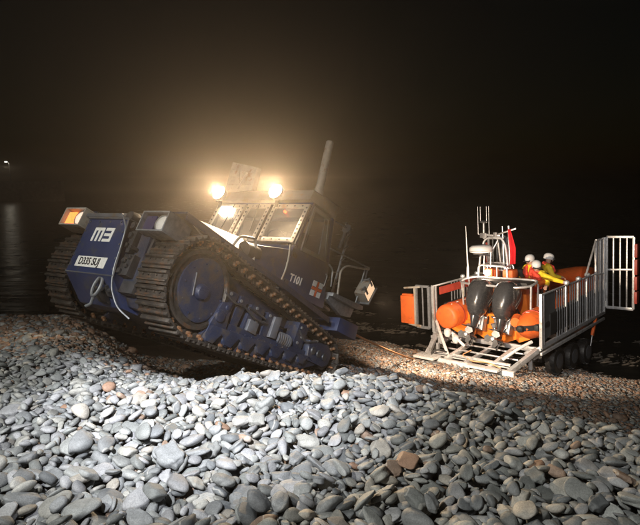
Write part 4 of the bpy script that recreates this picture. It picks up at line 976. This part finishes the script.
# ------------------------------------------------------------------ crew
def person(name, joints, label, headdir, group, sleeve, jacket=True, helmet_col=HELM, vest=None):
    """joints in carriage coordinates"""
    J = {k: V(v) for k, v in joints.items()}
    chain = ['pelvis', 'waist', 'chest', 'neck', 'head0', 'head1']
    rad = dict(pelvis=.185, waist=.17, chest=.205, neck=.065, head0=.085, head1=.090)
    vs = []; rs = []; es = []; idx = {}; seg_m = []
    def add(n, p, r): idx[n] = len(vs); vs.append(p); rs.append(r); return idx[n]
    J['head0'] = J['neck']+(J['head']-J['neck'])*.55; J['head1'] = J['head']+(J['head']-J['neck']).normalized()*.04
    for n in chain: add(n, J[n], rad[n])
    for a, b_ in zip(chain, chain[1:]): es.append((idx[a], idx[b_], 'head' if b_ in ('head0', 'head1') else 'torso'))
    for s in ('l', 'r'):
        for (n, r, prev, mt) in (('sh', .10, 'chest', 'sleeve'), ('el', .076, 'sh', 'sleeve'), ('wr', .054, 'el', 'sleeve')):
            add(n+s, J[n+s], r); es.append((idx[prev if prev == 'chest' else prev+s], idx[n+s], mt))
        d = (J['wr'+s]-J['el'+s]).normalized(); J['ha'+s] = J['wr'+s]+d*.08; add('ha'+s, J['ha'+s], .036); es.append((idx['wr'+s], idx['ha'+s], 'hand'))
        side = d.cross(V((0, 0, 1))).normalized()
        for q in range(5):
            off = (q-1.5)*.018 if q < 4 else .0
            if q < 4: p1 = J['ha'+s]+d*.03+side*off; p2 = p1+d*(.045-.005*abs(q-1.5))+V((0, 0, -.02)); p3 = p2+d*.012+V((0, 0, -.032))
            else: p1 = J['ha'+s]+side*.035*(1 if s == 'l' else -1)-d*.01; p2 = p1+d*.035+side*.018*(1 if s == 'l' else -1)+V((0, 0, -.012)); p3 = p2+d*.02+V((0, 0, -.02))
            prev = idx['ha'+s]
            for m_, (p, r) in enumerate(((p1, .011), (p2, .010), (p3, .008))):
                i = add(f'f{s}{q}{m_}', p, r); es.append((prev, i, 'hand')); prev = i
        for (n, r, prev) in (('hip', .105, 'pelvis'), ('kn', .075, 'hip'), ('an', .055, 'kn'), ('to', .045, 'an')):
            add(n+s, J[n+s], r); es.append((idx[prev if prev == 'pelvis' else prev+s], idx[n+s], 'boot' if n == 'to' else 'leg'))
    me = bpy.data.meshes.new('p'); me.from_pydata([tuple(v) for v in vs], [(a, b_) for a, b_, _ in es], [])
    o = bpy.data.objects.new('p', me); COL.objects.link(o)
    sk_ = o.modifiers.new('s', 'SKIN'); sk_.use_smooth_shade = True; sk_.branch_smoothing = .3
    su = o.modifiers.new('u', 'SUBSURF'); su.levels = 2; su.render_levels = 2
    for i, r in enumerate(rs): me.skin_vertices[0].data[i].radius = (r, r)
    for v_ in me.skin_vertices[0].data: v_.use_root = False
    me.skin_vertices[0].data[0].use_root = True
    bpy.context.view_layer.update(); dg = bpy.context.evaluated_depsgraph_get()
    m2 = bpy.data.meshes.new_from_object(o.evaluated_get(dg)); bpy.data.objects.remove(o)
    order_ = {'torso': 0, 'sleeve': 1, 'leg': 2, 'hand': 3, 'head': 4, 'boot': 5}
    m2.materials.clear()
    for x in (vest or sleeve, sleeve, SUIT, SKIN, SKIN, DARK): m2.materials.append(x)
    P = np.array([p.center[:] for p in m2.polygons]); best = np.full(len(P), 1e9); mi = np.zeros(len(P), int)
    for a, b_, k in es:
        A_ = np.array(vs[a]); D = np.array(vs[b_])-A_; t = np.clip(((P-A_)@D)/(D@D), 0, 1); dd = np.linalg.norm(P-A_-t[:, None]*D, axis=1)-.5*(rs[a]*(1-t)+rs[b_]*t)
        u = dd < best; best[u] = dd[u]; mi[u] = order_[k]
    m2.polygons.foreach_set('material_index', mi.astype(np.int32)); m2.shade_smooth()
    ob = bpy.data.objects.new('person', m2); COL.objects.link(ob); ob.matrix_world = MC; tag(ob, label, 'person', group)
    # head frame
    c = J['head']; up_ = (J['head']-J['neck']).normalized(); f_ = V(headdir).normalized(); r_ = f_.cross(up_).normalized(); f_ = up_.cross(r_).normalized()
    H = Matrix((r_, f_, up_)).transposed().to_4x4(); H.translation = c
    b = MB()
    prof = [(.130, -.03), (.137, .02), (.134, .06), (.112, .105), (.07, .138), (.01, .150)]
    rings = [[H @ V((r*.92*math.cos(a), r*1.08*math.sin(a)-.01, z)) for a in [2*PI*k/24 for k in range(24)]] for r, z in prof]
    b.loft(rings); b.v = [tuple(V(p)+up_*.03) for p in b.v]; b.build('helmet', helmet_col, ob, smooth=60)
    b = MB(); b.loft([[H @ V((x, y, z)) for x, y, z in ((-.10, .09, .03), (.10, .09, .03), (.10, .155, .015), (-.10, .155, .015))], [H @ V((x, y, z+.02)) for x, y, z in ((-.10, .09, .03), (.10, .09, .03), (.10, .155, .015), (-.10, .155, .015))]]); b.build('visor', DARKM, ob)
    b = MB()
    for s in (-1, 1): b.ring([H @ V((s*.035, .092, -.012)), H @ V((s*.035, .100, -.012))], [.012, .008], 8)
    b.build('eye', DARK, ob)
    b = MB(); b.ring([H @ V((0, .095, .0)), H @ V((0, .118, -.035)), H @ V((0, .10, -.045))], [.010, .017, .012], 8); b.build('nose', SKIN, ob)
    b = MB(); b.ring([H @ V((-.025, .093, -.072)), H @ V((0, .099, -.075)), H @ V((.025, .093, -.072))], [.005, .009, .005], 8); b.build('mouth', LJ, ob)
    # life jacket lobes
    if jacket:
        ch = J['chest']; nk = J['neck']; wa = J['waist']; rr = (J['shr']-J['shl']).normalized(); fw = (ch-wa).normalized().cross(rr); 
        if fw.dot(V(headdir)) < 0: fw = -fw
        b = MB()
        for s in (-1, 1):
            b.ring([nk+rr*s*.075-fw*.05+V((0, 0, -.03)), nk+rr*s*.105+fw*.09+V((0, 0, -.09)), ch+rr*s*.095+fw*.165, wa+rr*s*.085+fw*.15+V((0, 0, .06))], [.045, .062, .07, .06], 12)
        b.ring([nk+rr*-.08-fw*.09+V((0, 0, -.03)), nk-fw*.12+V((0, 0, -.03)), nk+rr*.08-fw*.09+V((0, 0, -.03))], [.05, .055, .05], 12)
        b.build('lifejacket', LJ, ob, smooth=60)
        b = MB(); b.ring([wa+fw*.165+rr*-.16, wa+fw*.19, wa+fw*.165+rr*.16], [.02, .024, .02], 8); b.build('harness_strap', WHITE, ob)
    return ob
G = 'crew standing in the lifeboat'
def crew(c, hz, face, lean, **arm):
    """c = (x,y) feet centre, hz head height, face = forward direction in plan"""
    f_ = V((face[0], face[1], 0)).normalized(); r_ = V((f_.y, -f_.x, 0))
    x0 = V((c[0], c[1], 0)); d = V((0, 0, 1)); zf = hz-1.50
    L = f_*lean
    J = dict(pelvis=x0+d*(zf+.86), waist=x0+L*.25+d*(zf+1.02), chest=x0+L*.7+d*(zf+1.22), neck=x0+L*.95+d*(zf+1.39), head=x0+L*1.15+d*hz)
    for s, k in (('l', -1), ('r', 1)):
        J['sh'+s] = J['chest']+r_*k*.19+d*.08
        J['el'+s] = J['sh'+s]+r_*k*.10+f_*.08-d*.26
        J['wr'+s] = J['el'+s]+f_*.22-r_*k*.06-d*.05
        J['hip'+s] = x0+r_*k*.10+d*(zf+.80); J['kn'+s] = x0+r_*k*.12+f_*.05+d*(zf+.46); J['an'+s] = x0+r_*k*.13+d*(zf+.09); J['to'+s] = J['an'+s]+f_*.16-d*.04
    for k, v in arm.items(): J[k] = V(v)
    return {k: tuple(v) for k, v in J.items()}
person('p', crew((2.20, -.46), 1.70, (-.9, -.45), .22, shr=(2.05, -.68, 1.48), elr=(1.98, -1.00, 1.38), wrr=(1.86, -1.34, 1.33)) | {},
       'crew member in red lifejacket reaching one yellow sleeve out to the carriage rail', (-.85, -.5, -.25), G, YEL, vest=LJ)
person('p', crew((2.62, -.22), 1.80, (-.9, .2), .15), 'crew member in all yellow jacket and white helmet beside the lifeboat mast', (-.9, .3, -.2), G, YEL, vest=YEL)
person('p', crew((3.0, -.36), 1.78, (.6, -.8), .12), 'crew member nearest the bow in a black suit with yellow patches and white helmet', (.5, -.8, -.2), G, YEL, vest=SUIT)

# ------------------------------------------------------------------ tow rope
P0 = MT @ V((-2.04, .95, 1.30)); P1 = MC @ V((-1.50, -.10, -.44)); P1 = MC @ V((-1.36, .98, -.42))
b = MB(); b.tube([P0.lerp(P1, t)-V((0, 0, .05*4*t*(1-t))) for t in [k/20 for k in range(21)]], .021, 8)
o = b.build('tow_rope', ROPE); tag(o, 'thin orange tow rope stretched from the back of the tractor to the carriage', 'rope')

# ------------------------------------------------------------------ far shore
def wpt(px, py, D):
    a = (px-320)/F; c = (262.5-py)/F; y = math.cos(PITCH)+c*math.sin(PITCH); z = -math.sin(PITCH)+c*math.cos(PITCH); k = D/y
    return V((a*k, D, z*k))
D = 150.; base = wpt(11, 181, D); top = wpt(12, 163, D)
wl = MB(); x1 = wpt(62, 181, D).x
wl.prism([(-1.2, SEA-1.5), (1.2, SEA-1.5), (.9, base.z), (-.9, base.z)], -170, x1, 'x')
wlo = wl.build('breakwater', mat('dark_stone_masonry', (.36, .34, .30), .8, 0, .4, .3, 1.5, .5, 6)); wlo.location = (0, D, 0); wlo['label'] = 'low stone breakwater at the far left across the dark water'; wlo['category'] = 'breakwater'
sl_ = thing('street_lamp', 'lit street lamp standing alone on the breakwater across the water', 'street lamp', Matrix.Translation((base.x, D-.2, base.z)))
hh = top.z-base.z
b = MB(); b.ring([(0, 0, 0), (0, 0, 1), (0, 0, hh)], [.16, .11, .07], 10); b.tube([(0, 0, hh-.05), (-.1, -.05, hh+.2), (-.5, -.2, hh+.3)], .05); b.build('post', STEEL, sl_)
b = MB(); b.box(-1.0, -.35, -.50, -.10, hh+.10, hh+.45); b.build('lantern', GLOWS, sl_, bevel=.05)

# ------------------------------------------------------------------ lights
def spot(name, loc, aim, power, col, size, blend=.6, rad=.08):
    l = bpy.data.lights.new(name, 'SPOT'); l.energy = power; l.color = col; l.spot_size = math.radians(size); l.spot_blend = blend; l.shadow_soft_size = rad
    o = bpy.data.objects.new(name, l); COL.objects.link(o); o.location = loc; o.rotation_euler = (V(aim)-V(loc)).to_track_quat('-Z', 'Y').to_euler(); return o
WARM = (1, .74, .46); COOL = (.96, .97, 1.0)
L1 = MT @ V((.15, -.80, 2.66)); L2 = MT @ V((.15, .36, 2.66))
spot('lamp_beam', L1, V((-2.2, 2.6, -1.3)), 950, WARM, 108)
spot('lamp_beam', L2, V((-1.0, 2.6, -1.3)), 950, WARM, 108)
# added, unseen cool spot beside the camera, brightening the crest of the bank
spot('unseen_fill_spot', (-1.2, -.9, 3.0), (-.75, 4.25, -1.6), 5600, COOL, 32, 1., .05)
# rear flood lamp
spot('lamp_beam', MT @ V((-2.50, 1.08, 2.0)), V((4.4, 13.2, -3.2)), 2800, (1, .78, .56), 95, .8, .10)
# the lantern of the street lamp across the water
p = bpy.data.lights.new('lamp_beam', 'POINT'); p.energy = 250; p.color = (1, .9, .72); p.shadow_soft_size = .3; po = bpy.data.objects.new('lamp_beam', p); COL.objects.link(po); po.location = (base.x-.7, D-.5, top.z-.1)
# deck lamp on the boat
p = bpy.data.lights.new('lamp_beam', 'POINT'); p.energy = 25; p.color = (1, .8, .6); p.shadow_soft_size = .08; po = bpy.data.objects.new('lamp_beam', p); COL.objects.link(po); po.location = MC @ V((1.0, .46, 1.60))
# added, unseen fill behind the camera for the shingle and tractor front
spot('unseen_fill_spot', (-5.5, -2.0, 5.6), (-1.8, 3.5, -1.3), 3400, (1, .99, .90), 68, 1., .2)
spot('unseen_fill_spot', (-3, -4, 3.6), (6.0, 14.3, -3.2), 6500, (1, .94, .88), 21, .9, .2)  # added, unseen fill for the boat, crew and carriage rails

# ------------------------------------------------------------------ night sky, faint moon, sea haze
w = bpy.data.worlds.new('World'); S.world = w; w.use_nodes = True; n = w.node_tree.nodes; l = w.node_tree.links
sky = n.new('ShaderNodeTexSky'); sky.sky_type = 'NISHITA'; sky.sun_disc = False; sky.sun_elevation = math.radians(2); sky.sun_rotation = math.radians(200)
l.new(sky.outputs[0], n['Background'].inputs[0]); n['Background'].inputs[1].default_value = .0012
sun = bpy.data.lights.new('moon', 'SUN'); sun.energy = .012; sun.angle = math.radians(.5); sun.color = (.9, .92, 1)
mo = bpy.data.objects.new('moon', sun); COL.objects.link(mo); mo.rotation_euler = (math.radians(50), 0, math.radians(-30))
hb = MB(); hb.box(-250, 250, -30, 420, -16, 4.6); hz_ = hb.build('haze', [], None, smooth=0)
hm = bpy.data.materials.new('salt_haze'); hm.use_nodes = True; n = hm.node_tree.nodes; n.remove(n['Principled BSDF'])
pv = n.new('ShaderNodeVolumePrincipled'); pv.inputs['Color'].default_value = (.90, .80, .70, 1); pv.inputs['Density'].default_value = .0043; pv.inputs['Anisotropy'].default_value = .84
hm.node_tree.links.new(pv.outputs[0], n['Material Output'].inputs['Volume']); hz_.data.materials.append(hm); tag(hz_, kind='stuff')
S.view_settings.view_transform = 'Standard'; S.view_settings.look = 'None'; S.view_settings.exposure = 0; S.view_settings.gamma = 1
S.cycles.use_denoising = True; S.cycles.volume_bounces = 0; S.cycles.max_bounces = 6; S.cycles.diffuse_bounces = 2; S.cycles.glossy_bounces = 3; S.cycles.transmission_bounces = 4; S.cycles.transparent_max_bounces = 8
S.cycles.sample_clamp_indirect = 6; S.cycles.use_adaptive_sampling = True; S.cycles.adaptive_threshold = .02
